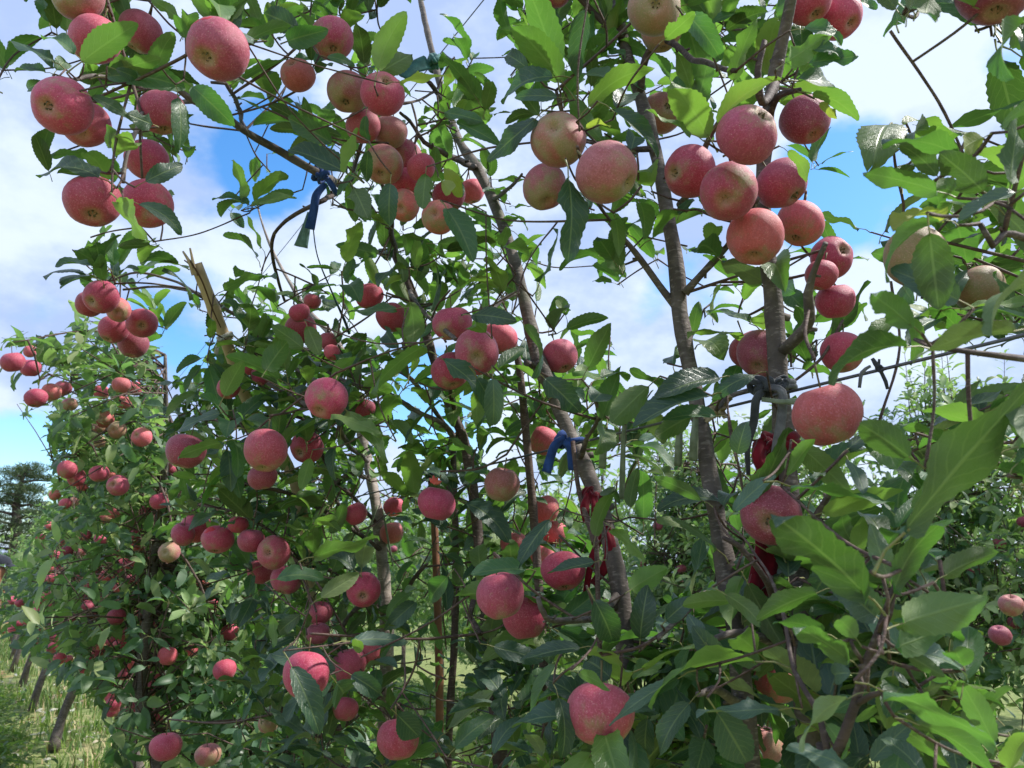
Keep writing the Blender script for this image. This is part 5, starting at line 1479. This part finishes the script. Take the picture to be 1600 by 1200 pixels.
# ------------------------------------------------------------------ trees of the rows further off
SKYLINE = [(112, 484), (135, 478), (160, 500), (205, 516), (238, 545), (250, 610), (262, 680), (330, 740), (400, 700), (600, 800), (600, 1300), (-400, 1300), (-400, 1000), (0, 930), (20, 886), (45, 850), (72, 792), (84, 742), (76, 690), (70, 640), (40, 655), (22, 636), (38, 605), (4, 590), (-2, 534), (30, 520), (85, 530), (104, 565)]
def inside(x, y, poly=None):
    poly = poly or SKYLINE
    c = False; j = len(poly) - 1
    for i in range(len(poly)):
        if (poly[i][1] > y) != (poly[j][1] > y) and x < (poly[j][0] - poly[i][0]) * (y - poly[i][1]) / (poly[j][1] - poly[i][1]) + poly[i][0]: c = not c
        j = i
    return c
def row_tree(s, n0, n1, top, nleaf, label, group, q, lo=.55, rad=.5, nobj=0, tiny=False, mask=False, lean=0., shoots=6, leafL=.08, trunkr=.042, bright=.25, bend=False):
    base = rowp(s, n0, 0)
    root = empty('apple_tree', base, label, 'apple tree', group)
    k_ = lean
    zs = [0, .25, .55, .8, 1.2, 1.7, top - .25]
    TP = [Vector((0, 0, zs[0])), ROWN * (.03 if bend else (n1 - n0) * .25) + ROWD * (.05 * q.uniform(-1, 1)) + Z * zs[1] * .9, ROWN * (.13 if bend else (n1 - n0) * .65) + ROWD * k_ * .5 + Z * zs[2], ROWN * (.34 if bend else (n1 - n0) * .95) + ROWD * k_ + Z * zs[3]] + [ROWN * (n1 - n0 + q.uniform(-.05, .05)) + ROWD * (k_ + q.uniform(-.06, .06)) + Z * z for z in zs[4:]]
    CP, CR2 = catmull(TP, [trunkr * 1.25, trunkr, trunkr * .95, trunkr * .8, trunkr * .6, trunkr * .45, trunkr * .2], .05 if not tiny else .15)
    CR2 = [r * (1 + .12 * mnoise.noise(Vector((i * .5, s, 1)))) for i, r in enumerate(CR2)]
    g = Geo(); g.add(tube(CP, CR2, 10 if not tiny else 6, .25, s)); g.build('trunk', M['bark'], root)
    limbs = []
    for k in range(9 if not tiny else 5):
        z0 = q.uniform(lo + .15, top - .4); i = min(range(len(CP)), key=lambda i: abs(CP[i].z - z0)); st = CP[i]
        a = k * 2.4 + q.random(); L = rad * q.uniform(.6, 1.15) * (1.25 - .5 * (z0 - lo) / (top - lo))
        dv = ROWD * math.cos(a) * 1.35 + ROWN * math.sin(a)
        P = [st, st + dv * L * .5 + Z * q.uniform(.05, .2), st + dv * L + Z * q.uniform(-.1, .25)]
        pp, rr_ = catmull(P, [trunkr * .4, trunkr * .25, trunkr * .1], .06 if not tiny else .2); limbs.append(pp)
        if mask and (not inside(*proj(pp[-1] + base)[:2]) or proj(pp[-1] + base)[0] < 30 + 30 * (s < 6)): limbs.pop(); continue
        g = Geo(); g.add(tube(pp, rr_, 6 if not tiny else 4, .2, k)); g.build('branch', M['bark'], root)
    tw = Geo(); items = []
    def leafput(P, d, n, L, mi, vi):
        if mask:
            W_ = P + base + d * L * .8; x, y, t = proj(W_)
            if not inside(x, y) or not clear_px(W_, 4) or not clear_px(P + base + d * L * 1.15, 0): return
        items.append((P + base, d, n, L, vi, mi))
    for k in range(shoots):
        st = CP[q.randrange(len(CP) * 2 // 3, len(CP))] if q.random() < .5 else limbs[q.randrange(len(limbs))][-1]
        if st.z < top - 1.0: continue
        if mask and proj(st + base)[0] < 60: continue
        e = Vector((st.x + q.uniform(-.12, .12), st.y + q.uniform(-.12, .12), top + q.uniform(-.25, .18)))
        pp, rr_ = catmull([st, (st + e) / 2 + Vector((q.uniform(-.04, .04), q.uniform(-.04, .04), 0)), e], [.006, .004, .0015], .05)
        if mask and not inside(*proj(e + base)[:2]): continue
        tw.add(tube(pp, rr_, 4))
        for j, p in enumerate(pp[len(pp) // 4:]):
            for h in range(2 if not tiny else 1):
                a = j * 2.4 + h * 3; d = Vector((math.cos(a), math.sin(a), q.uniform(.5, 1.3))); leafput(p, d, Z + d * -.3, leafL * q.uniform(.6, 1), 1, q.randrange(len(MID)))
    cl = 0
    while len(items) < nleaf and cl < nleaf:
        cl += 1
        if q.random() < .6: pp = limbs[q.randrange(len(limbs))]; c0 = pp[q.randrange(len(pp) // 3, len(pp))]
        else: c0 = CP[q.randrange(len(CP) // 3, len(CP))]
        off = Vector((q.gauss(0, 1), q.gauss(0, 1), q.gauss(0, 1))) * rad * .36
        c = c0 + off + Z * .03
        if c.z < lo or c.z > top: continue
        ax = (off.normalized() + Z * .5).normalized() if off.length > .01 else Z
        e1 = ax.orthogonal().normalized(); e2 = ax.cross(e1); a0 = q.random() * 6
        if not tiny and q.random() < .5 and not (mask and not (inside(*proj(c + base)[:2]) and clear_px(c + base, 3))): tw.add(tube([c0, (c0 + c) / 2 + Z * .01, c], [.004, .003, .002], 4))
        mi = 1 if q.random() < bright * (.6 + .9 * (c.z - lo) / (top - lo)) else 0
        for h in range(q.randint(4, 7)):
            a = a0 + h * 2.4; pol = q.uniform(.5, 1.4); d = ax * math.cos(pol) + (e1 * math.cos(a) + e2 * math.sin(a)) * math.sin(pol); d.z -= q.uniform(0, .3)
            leafput(c, d.normalized(), ax + Z * .6 + Vector((q.uniform(-.4, .4), q.uniform(-.4, .4), 0)), leafL * q.uniform(.6, 1.15), mi, q.randrange(len(MID)))
    if mask:
        allp = [p for l in limbs for p in l] + [p for p in CP if p.z > lo]
        for a in APPLES:
            if a['near'] or a['far'] or a.get('tree') != s: continue
            tip = a['stem1'] - base + Z * .01; near_ = min(allp, key=lambda p: (p - tip).length); dd = (near_ - tip).length
            if dd > .4 and not (a['y'] < 660 and a['d'] > 22): continue
            pp, rr_ = catmull([near_, (near_ + tip) / 2 + Z * dd * .12, tip], [min(.007, .003 + dd * .004), .004, .002], .05); tw.add(tube(pp, rr_, 5)); allp.extend(pp)
            for c in [pp[k] for k in range(len(pp) // 3, len(pp), 2)] + [tip, tip + Vector((q.uniform(-.06, .06), q.uniform(-.06, .06), .05))]:
                ax = (Z * .7 + Vector((q.uniform(-1, 1), q.uniform(-1, 1), q.uniform(-.3, .5)))).normalized(); e1 = ax.orthogonal().normalized(); e2 = ax.cross(e1); a0 = q.random() * 6
                for h in range(6):
                    an = a0 + h * 2.4; pol = q.uniform(.5, 1.5); d = ax * math.cos(pol) + (e1 * math.cos(an) + e2 * math.sin(an)) * math.sin(pol)
                    leafput(c + Vector((q.uniform(-.03, .03), q.uniform(-.03, .03), q.uniform(0, .04))), d, ax + Z * .5, leafL * q.uniform(.7, 1.15), 0 if q.random() < .7 else 1, q.randrange(len(MID)))
    items.sort(key=lambda it: (it[0] - Vector((0, 0, CAMZ))).length)
    for it in items[:nobj]:
        leaf_obj(root, base, it[0], it[1], it[2], it[3], 'leaf_farl' if it[5] else 'leaf_far', it[4], mid=True)
    rest = items[nobj:]
    if rest:
        mats = [M['leaf_far'], M['leaf_farl']]
        if tiny: me = batch_mesh('foliage', [(i[0], i[1], i[2], i[3], 0, i[5]) for i in rest], [TINY], mats, tuple(base))
        else: me = batch_mesh('foliage', rest, MID, mats, tuple(base))
        tag(obj('foliage', me, root), kind='stuff')
    if tw.V: tag(tw.build('twigs', M['twig'], root), kind='stuff')
    return root
# the tiny fruit far down the receding row (placed first: the leaves leave it in view)
TINYF = []
SKYLINE = [(112, 484), (135, 478), (160, 500), (205, 516), (238, 545), (250, 610), (262, 680), (330, 740), (400, 700), (600, 800), (600, 1300), (160, 1300), (168, 1190), (166, 1140), (146, 1090), (90, 1056), (0, 990), (-400, 990), (-400, 1000), (0, 930), (20, 886), (45, 850), (72, 792), (84, 742), (76, 690), (70, 640), (40, 655), (22, 636), (38, 605), (4, 590), (-2, 534), (30, 520), (85, 530), (104, 565)]
q = random.Random(31)
for k in range(72):
    okk = False
    for _ in range(60):
        x = q.uniform(8, 250); y = q.uniform(790, 1050) if x < 160 else q.uniform(800, 1120)
        if inside(x, y) and inside(x - 12, y) and all(math.hypot(x - a['x'], y - a['y']) - a['d'] / 2 > 9 for a in APPLES) and all(math.hypot(x - b[0], y - b[1]) > 11 for b in TINYF): okk = True; break
    if not okk: continue
    t = 6.4 - 3.0 * (x - 5) / 210 + q.uniform(-.3, .3); t = max(t, 3.3)
    P = at(x, y, t)
    if P.z < .5: continue
    TINYF.append((x, y, t)); AP = np.vstack([AP, (x, y, .036 * 1200 / t * .5, t)])
    tn = TONE[q.choice('pprrol')]
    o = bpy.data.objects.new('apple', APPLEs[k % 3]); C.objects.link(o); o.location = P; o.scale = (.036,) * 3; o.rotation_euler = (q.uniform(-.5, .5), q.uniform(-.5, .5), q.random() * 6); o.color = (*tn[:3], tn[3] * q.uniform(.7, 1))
    tag(o, 'tiny far apple among the leaves of the receding row at left', 'apple', 'tiny far apples down the receding row')
q = random.Random(3)
for a in APPLES:
    if not a['near'] and not a['far']: a['tree'] = min((3.3, 5.1, 7.0, 9.1), key=lambda s: abs(s - a['P'].dot(ROWD) - .15))
LROW = ['fruit laden apple tree just behind the leafy crown, its top shoots against the sky', 'second apple tree of the receding row at left, its foliage hanging over a leaning trunk', 'apple tree of the receding row with the nearest bare leaning trunk at the bottom left', 'apple tree of the receding row whose leaning trunk is second nearest at bottom left', 'apple tree of the receding row whose leaning trunk is third nearest at bottom left']
row_tree(3.3, .8, .46, 2.36, 7000, LROW[0], 'trees of the receding row', q, rad=.62, nobj=300, mask=True, shoots=16, leafL=.082, lo=.08, trunkr=.03)
row_tree(5.1, .84, .5, 2.32, 6000, LROW[1], 'trees of the receding row', q, rad=.62, nobj=300, mask=True, shoots=10, leafL=.082, lo=.5, lean=.1, trunkr=.034)
row_tree(7.0, .455, .62, 2.3, 4200, LROW[2], 'trees of the receding row', q, rad=.6, nobj=300, mask=True, lean=-.12, lo=.62, trunkr=.032, bend=True)
row_tree(9.1, .36, .6, 2.25, 3200, LROW[3], 'trees of the receding row', q, rad=.55, nobj=150, mask=True, lean=-.1, lo=.65, trunkr=.032, bend=True)
row_tree(11.0, .3, .6, 2.2, 2400, LROW[4], 'trees of the receding row', q, rad=.55, mask=True, lo=.65, tiny=True, lean=-.1, trunkr=.034, bend=True)
for k in range(12):
    row_tree(12.8 + k * 1.9, .22, .55, 2.2 + q.uniform(-.1, .1), 1700, 'distant apple tree merging into the far end of the receding row at left', 'far trees of the receding row', q, rad=.58, mask=False, lo=.6, tiny=True, trunkr=.034, bend=True)
for k in range(17):
    s = .4 + k * 1.02
    lab = 'leafy apple tree of the row behind with upright pale shoots' if k > 4 else ['apple tree of the row behind at the far right edge, dark fruit among its leaves', 'apple tree of the row behind with feathery shoots rising right of the twisted wire tie', 'apple tree of the row behind seen under the single coral apple', 'apple tree of the row behind between the two right trunks', 'apple tree of the row behind just right of the centre trunk'][k]
    row_tree(s, 4.4 + q.uniform(-.1, .1), 4.45, 2.28 + q.uniform(-.14, .16) - (.0 if k < 6 else .08), 7000 if k < 7 else 4400, lab, 'trees of the row behind', q, rad=.58, nobj=160 if k < 5 else 0, tiny=(k > 4), lo=.3, shoots=18, leafL=.08, trunkr=.03, bright=.5)
for k in range(20):
    row_tree(1.5 + k * 2.1, 8.0, 8.0, 2.3 + q.uniform(-.2, .2), 2600, 'distant apple tree two rows behind', 'trees two rows behind', q, rad=.8, tiny=True, lo=.15, shoots=10, leafL=.10, bright=.5)
# short stalks for fruit of those rows
g_ = 0
for k in range(26):
    x, y = q.uniform(990, 1600), q.uniform(780, 1060)
    if 1180 < x < 1400: continue
    o = bpy.data.objects.new('apple', APPLEs[k % 3]); C.objects.link(o); o.location = at(x, y, row_t(x, y, q.uniform(3.95, 4.3))); o.scale = (.033,) * 3; o.rotation_euler = (q.uniform(-.5, .5), 0, q.random() * 6); o.color = (*TONE['d'][:3], .9)
    tag(o, 'tiny purplish apple deep in the foliage of the row behind', 'apple', 'tiny purplish apples on the row behind')

# ------------------------------------------------------------------ grass, weeds, fallen leaves
def blade_batch(name, n, region, hmin, hmax, mats, pick):
    r = np.random.RandomState(7); P = []
    while len(P) < n:
        s = region[0] + (region[1] - region[0]) * r.rand() ** 1.5; nn = r.uniform(region[2], region[3]); h = 1
        if mnoise.noise(Vector((s * 1.1, nn * 1.3, 2))) < -.12 and r.rand() < .75: continue
        for _ in range(9): P.append((s + r.normal() * .05, nn + r.normal() * .05, r.uniform(hmin, hmax) * (1 + .6 * mnoise.noise(Vector((s * .6, nn * .6, 9))))))
    P = np.array(P[:n]); D, Nn = np.array(ROWD), np.array(ROWN)
    B = P[:, :1] * D + P[:, 1:2] * Nn; h = P[:, 2:3]; a = r.rand(n, 1) * 6.28; side = np.concatenate([np.cos(a), np.sin(a), 0 * a], 1); ln = np.concatenate([-np.sin(a), np.cos(a), 0 * a], 1) * h * r.uniform(.1, .8, (n, 1)); w_ = r.uniform(.003, .008, (n, 1))
    up = np.array([[0, 0, 1.]])
    V = np.stack([B - side * w_, B + side * w_, B + side * w_ * .8 + up * h * .6 + ln * .35, B - side * w_ * .8 + up * h * .6 + ln * .35, B + up * h * .95 + ln], 1).reshape(-1, 3)
    o = (np.arange(n) * 5)[:, None]; Q = o + np.array([[0, 1, 2, 3]]); T = o + np.array([[3, 2, 4]]); mi = np.array([pick(p) for p in r.rand(n)])
    me = mesh_np(name, V, [Q, T], mats, None, np.concatenate([mi, mi])); return me
gm = [leaf_mat('grass_green', (.085, .17, .035), (.09, .18, .04), (.2, .36, .05), .35, .5, False), leaf_mat('grass_light', (.19, .27, .07), (.19, .27, .07), (.35, .48, .08), .35, .5, False), simple('grass_straw', (.46, .39, .22), .7, (.36, .29, .15), 5, 0)]
tag(obj('grass', blade_batch('grass', 56000, (2.2, 24, -2.2, 4.2), .04, .16, gm, lambda p: 0 if p < .5 else (1 if p < .88 else 2))), 'mixed green and straw coloured grass under and between the tree rows', 'grass', kind='stuff')
def weed_patch(name, label, n, fn, mats, L0, L1, zmax):
    items = []; r = random.Random(17)
    for k in range(n):
        s, nn, z = fn(r)
        c = rowp(s, nn, z); a = r.random() * 6.3; ax = Vector((math.cos(a) * .5, math.sin(a) * .5, 1)).normalized()
        for h in range(5):
            a += 2.4; d = Vector((math.cos(a), math.sin(a), r.uniform(-.1, .9))); items.append((c, d, ax, r.uniform(L0, L1), r.randrange(len(MID)), 0 if r.random() < .6 else 1))
    tag(obj(name, batch_mesh(name, items, MID, mats)), label, 'weeds', kind='stuff')
def f1(r):
    s = r.uniform(5.2, 9); nn = r.gauss(-.02, .13) - (s - 5.2) * .02; return s, nn, r.uniform(.02, .42) * max(.15, 1 - abs(nn + .2) * .9)
weed_patch('weeds', 'low broad leaved green weeds in the bottom left corner beside the trunks', 1000, f1, [M['weed'], gm[1]], .035, .08, .5)
def f2(r): return r.uniform(2.5, 14), r.uniform(1.3, 4), r.uniform(.01, .22) * r.random()
weed_patch('undergrowth', 'sprawling pale green undergrowth between the tree rows', 2600, f2, [gm[0], gm[1]], .05, .12, .3)
items = []; r = random.Random(4)
for k in range(1100):
    P = rowp(r.uniform(4.5, 14), r.uniform(-1.2, 2.5), r.uniform(.02, .07)); items.append((P, Vector((r.uniform(-1, 1), r.uniform(-1, 1), r.uniform(-.1, .3))), Vector((r.uniform(-.5, .5), r.uniform(-.5, .5), 1)), r.uniform(.05, .09), r.randrange(len(MID)), r.randrange(2)))
tag(obj('fallen_leaves', batch_mesh('fallen_leaves', items, MID, [simple('dead_leaf', (.42, .38, .28), .8, (.30, .2, .11), 3, 0), simple('dead_leaf_pale', (.5, .5, .42), .7, (.35, .33, .25), 3, 0)])), 'withered pale leaves lying on the ground under the receding row', 'fallen leaves', kind='stuff')

# ------------------------------------------------------------------ dark conifers far left
PM = leaf_mat('pine_needles', (.042, .085, .036), (.06, .10, .045), (.08, .14, .03), .2, .6, False)
def pine(label, px, t, top_y, seed, n_pad, spread, h0=.35):
    r = random.Random(seed); base = at(px, 900, t); base.z = 0
    top = (at(px, top_y, t)).z
    root = empty('conifer_tree', base, label, 'conifer', 'dark conifers beyond the orchard')
    g = Geo(); P, R_ = catmull([Vector((0, 0, 0)), Vector((.15, 0, top * .4)), Vector((-.1, 0, top * .75)), Vector((.05, 0, top * .97))], [.28, .22, .13, .03], .3); g.add(tube(P, R_, 10, .2)); g.build('trunk', M['bark_dark'], root)
    items = []
    for k in range(n_pad):
        z = top * (h0 + (1 - h0) * ((k + .5) / n_pad)) ; rad = spread * (1.05 - .75 * (z / top - h0) / (1 - h0)) * r.uniform(.35, 1.1); a = k * 2.4 + r.random()
        c = Vector((math.cos(a) * rad, math.sin(a) * rad, z * r.uniform(.95, 1.0))); tr = Vector((0, 0, z - rad * .15))
        g = Geo(); P, R_ = catmull([tr, (tr + c) / 2 + Z * .05, c], [.06, .04, .015], .3); g.add(tube(P, R_, 5)); g.build('branch', M['bark_dark'], root)
        w_ = r.uniform(.35, .7)
        for j in range(190):
            v = Vector((r.gauss(0, 1), r.gauss(0, 1), r.gauss(0, 1))).normalized() * r.random() ** .4; p = c + Vector((v.x * w_, v.y * w_, v.z * w_ * .36 + .05))
            for h in range(3): items.append((p + base, Vector((v.x * .6 + r.uniform(-.7, .7), v.y * .6 + r.uniform(-.7, .7), r.uniform(0, 1))), Vector((r.uniform(-1, 1), r.uniform(-1, 1), .5)), r.uniform(.09, .17), 0, 0))
    NEED = (TINY[0] * np.array([.32, 1, 1]), TINY[1], TINY[2])
    tag(obj('crown', batch_mesh('crown', items, [NEED], [PM], tuple(base)), root), kind='stuff')
pine('dark layered conifer behind the person at the far left edge', 12, 27, 722, 3, 46, 1.75, .3)
pine('lower bushy conifer just right of the taller one, beyond the far end of the row', 62, 33, 800, 5, 26, 1.3, .25)

# ------------------------------------------------------------------ picker at the left edge
def skinfig(name, chains, mat, parent, base, sub=2):
    """chains: lists of (point, radius); first point of later chains is joined to the closest existing vertex"""
    V, E, R_ = [], [], []
    for ch in chains:
        prev = None
        for k, (p, r) in enumerate(ch):
            if k == 0 and V:
                j = min(range(len(V)), key=lambda i: (Vector(V[i]) - p).length)
                if (Vector(V[j]) - p).length < .012: prev = j; continue
                V.append(p); R_.append(r); E.append((j, len(V) - 1)); prev = len(V) - 1; continue
            V.append(p); R_.append(r)
            if prev is not None: E.append((prev, len(V) - 1))
            prev = len(V) - 1
    me = bpy.data.meshes.new(name); me.from_pydata([tuple(v - base) for v in V], E, []); me.materials.append(mat)
    o = obj(name, me, parent); m = o.modifiers.new('skin', 'SKIN'); m.use_smooth_shade = True
    if not me.skin_vertices: 
        return o
    for i, r in enumerate(R_): me.skin_vertices[0].data[i].radius = (r, r)
    me.skin_vertices[0].data[0].use_root = True
    s_ = o.modifiers.new('sub', 'SUBSURF'); s_.levels = sub; s_.render_levels = sub
    return o
TP_ = 8.5; fd = ROWN.copy(); sdv = Vector((-fd.y, fd.x, 0))
hc = at(-3, 889, TP_); bx_ = hc - fd * .10; base = Vector((bx_.x, bx_.y, 0)); hz = hc.z
root = empty('person', base, 'person in a dark cap at the left edge reaching an arm toward the trees', 'person')
MS = simple('skin_tone', (.36, .17, .10), .55, (.30, .13, .08), 20, .1); MSh = cloth('shirt_dark', (.05, .055, .07)); MT = cloth('trousers_blue', (.05, .07, .12)); MC = cloth('cap_dark', (.028, .032, .045)); MB = simple('boots', (.06, .045, .035), .6)
def B_(f, s, z): return base + fd * f + sdv * s + Z * z
hand = at(5, 926, TP_)
el = (B_(.12, -.20, hz - .42) + hand) / 2 - Z * .08
el = B_(.16, -.22, hz - .47)
arm2 = hand
ch = [[(B_(0, 0, .80), .12), (B_(.02, 0, 1.0), .115), (B_(.05, 0, hz - .28), .13), (B_(.08, 0, hz - .15), .055), (B_(.10, 0, hz - .05), .078), (B_(.105, 0, hz + .04), .088)],
      [(B_(.05, 0, hz - .28), .1), (B_(.05, -.17, hz - .24), .055), (el, .043), (arm2 - (arm2 - el).normalized() * .07, .028), (arm2, .036)],
      [(B_(.05, 0, hz - .28), .1), (B_(.05, .17, hz - .24), .055), (B_(.06, .22, hz - .50), .042), (B_(.2, .2, hz - .66), .027), (B_(.27, .19, hz - .68), .034)],
      [(B_(0, 0, .80), .1), (B_(0, -.10, .74), .09), (B_(.04, -.11, .42), .06), (B_(0, -.11, .09), .042), (B_(.12, -.12, .04), .035)],
      [(B_(0, 0, .80), .1), (B_(0, .10, .74), .09), (B_(.05, .12, .42), .06), (B_(.01, .12, .09), .042), (B_(.13, .13, .04), .035)]]
skinfig('body', ch, MS, root, base)
ad = (arm2 - el).normalized()
for k in range(4):
    o_ = arm2 + sdv * (-.03 + k * .02) + ad * .03; l = (.07, .08, .075, .06)[k]
    g = Geo(); pp, rr_ = catmull([o_, o_ + ad * l * .5 + Z * .01, o_ + ad * l - Z * .015, o_ + ad * l * .9 - Z * .04], [.010, .0095, .009, .007], .01); g.add(tube(pp, rr_, 7)); g.build('finger', MS, root, base)
o_ = arm2 - sdv * .03 - ad * .01; g = Geo(); pp, rr_ = catmull([o_, o_ - sdv * .02 + ad * .03 - Z * .01, o_ + ad * .055 - Z * .03], [.012, .011, .008], .01); g.add(tube(pp, rr_, 7)); g.build('thumb', MS, root, base)
skinfig('shirt', [[(B_(0, 0, .78), .135), (B_(.02, 0, 1.0), .135), (B_(.05, 0, hz - .27), .145), (B_(.07, 0, hz - .2), .08)], [(B_(.05, 0, hz - .27), .1), (B_(.05, -.17, hz - .24), .075), (el * .85 + B_(.05, -.17, hz - .24) * .15, .058)], [(B_(.05, 0, hz - .27), .1), (B_(.05, .17, hz - .24), .075), (B_(.06, .215, hz - .46), .058)]], MSh, root, base)
skinfig('trousers', [[(B_(0, 0, .84), .13), (B_(0, 0, .78), .13)], [(B_(0, 0, .78), .1), (B_(0, -.10, .72), .105), (B_(.04, -.11, .42), .078), (B_(0, -.11, .10), .062)], [(B_(0, 0, .78), .1), (B_(0, .10, .72), .105), (B_(.05, .12, .42), .078), (B_(.01, .12, .10), .062)]], MT, root, base)
for s_ in (-.12, .13):
    g = Geo(); pp, rr_ = catmull([B_(-.05, s_, .045), B_(.06, s_, .05), B_(.17, s_, .035)], [.045, .05, .038], .03); g.add(tube(pp, rr_, 10)); g.build('boot', MB, root, base)
# cap: dome, button and curved peak
V, Q, T3 = [], [], []
hcx = B_(.105, 0, hz + .055); nr = 8
for i in range(nr + 1):
    f = i / nr * math.pi / 2
    for k in range(20):
        a = k / 20 * 6.283; r_ = .104 * math.cos(f) if i < nr else .004
        V.append(hcx + fd * math.cos(a) * r_ * 1.15 + sdv * math.sin(a) * r_ + Z * (.10 * math.sin(f)))
for i in range(nr):
    for k in range(20): Q.append((i * 20 + k, i * 20 + (k + 1) % 20, (i + 1) * 20 + (k + 1) % 20, (i + 1) * 20 + k))
g = Geo(); g.add((V, Q)); cap = g.build('cap', MC, root, base)
V, Q = [], []
for j, th_ in enumerate((.003, -.003)):
    for i in range(5):
        for k in range(9):
            u = k / 8 * 2 - 1; e = i / 4; V.append(hcx + fd * (.095 * math.cos(u * 1.05) * 1.12 + e * .085 * (1 - .35 * u * u)) + sdv * u * .085 + Z * (.006 - e * .03 - .018 * u * u + th_))
for i in range(4):
    for k in range(8): a = i * 9 + k; Q.append((a, a + 1, a + 10, a + 9)); Q.append((45 + a, 45 + a + 9, 45 + a + 10, 45 + a + 1))
for k in range(8): Q.append((36 + k, 37 + k, 82 + k, 81 + k))
for i in range(4): Q.append((i * 9, i * 9 + 9, 45 + i * 9 + 9, 45 + i * 9)); Q.append((i * 9 + 8, 45 + i * 9 + 8, 45 + i * 9 + 17, i * 9 + 17))
g = Geo(); g.add((V, Q)); g.build('peak', MC, cap)
g = Geo(); g.add(tube([hcx + Z * .097, hcx + Z * .106], [.008, .005], 8)); g.build('button', MC, cap)
bpy.data.objects['peak'].location = base * -1 if False else (0, 0, 0)
for nm in ('peak', 'button'):
    o = bpy.data.objects[nm]; o.data.transform(Matrix.Translation(-base))
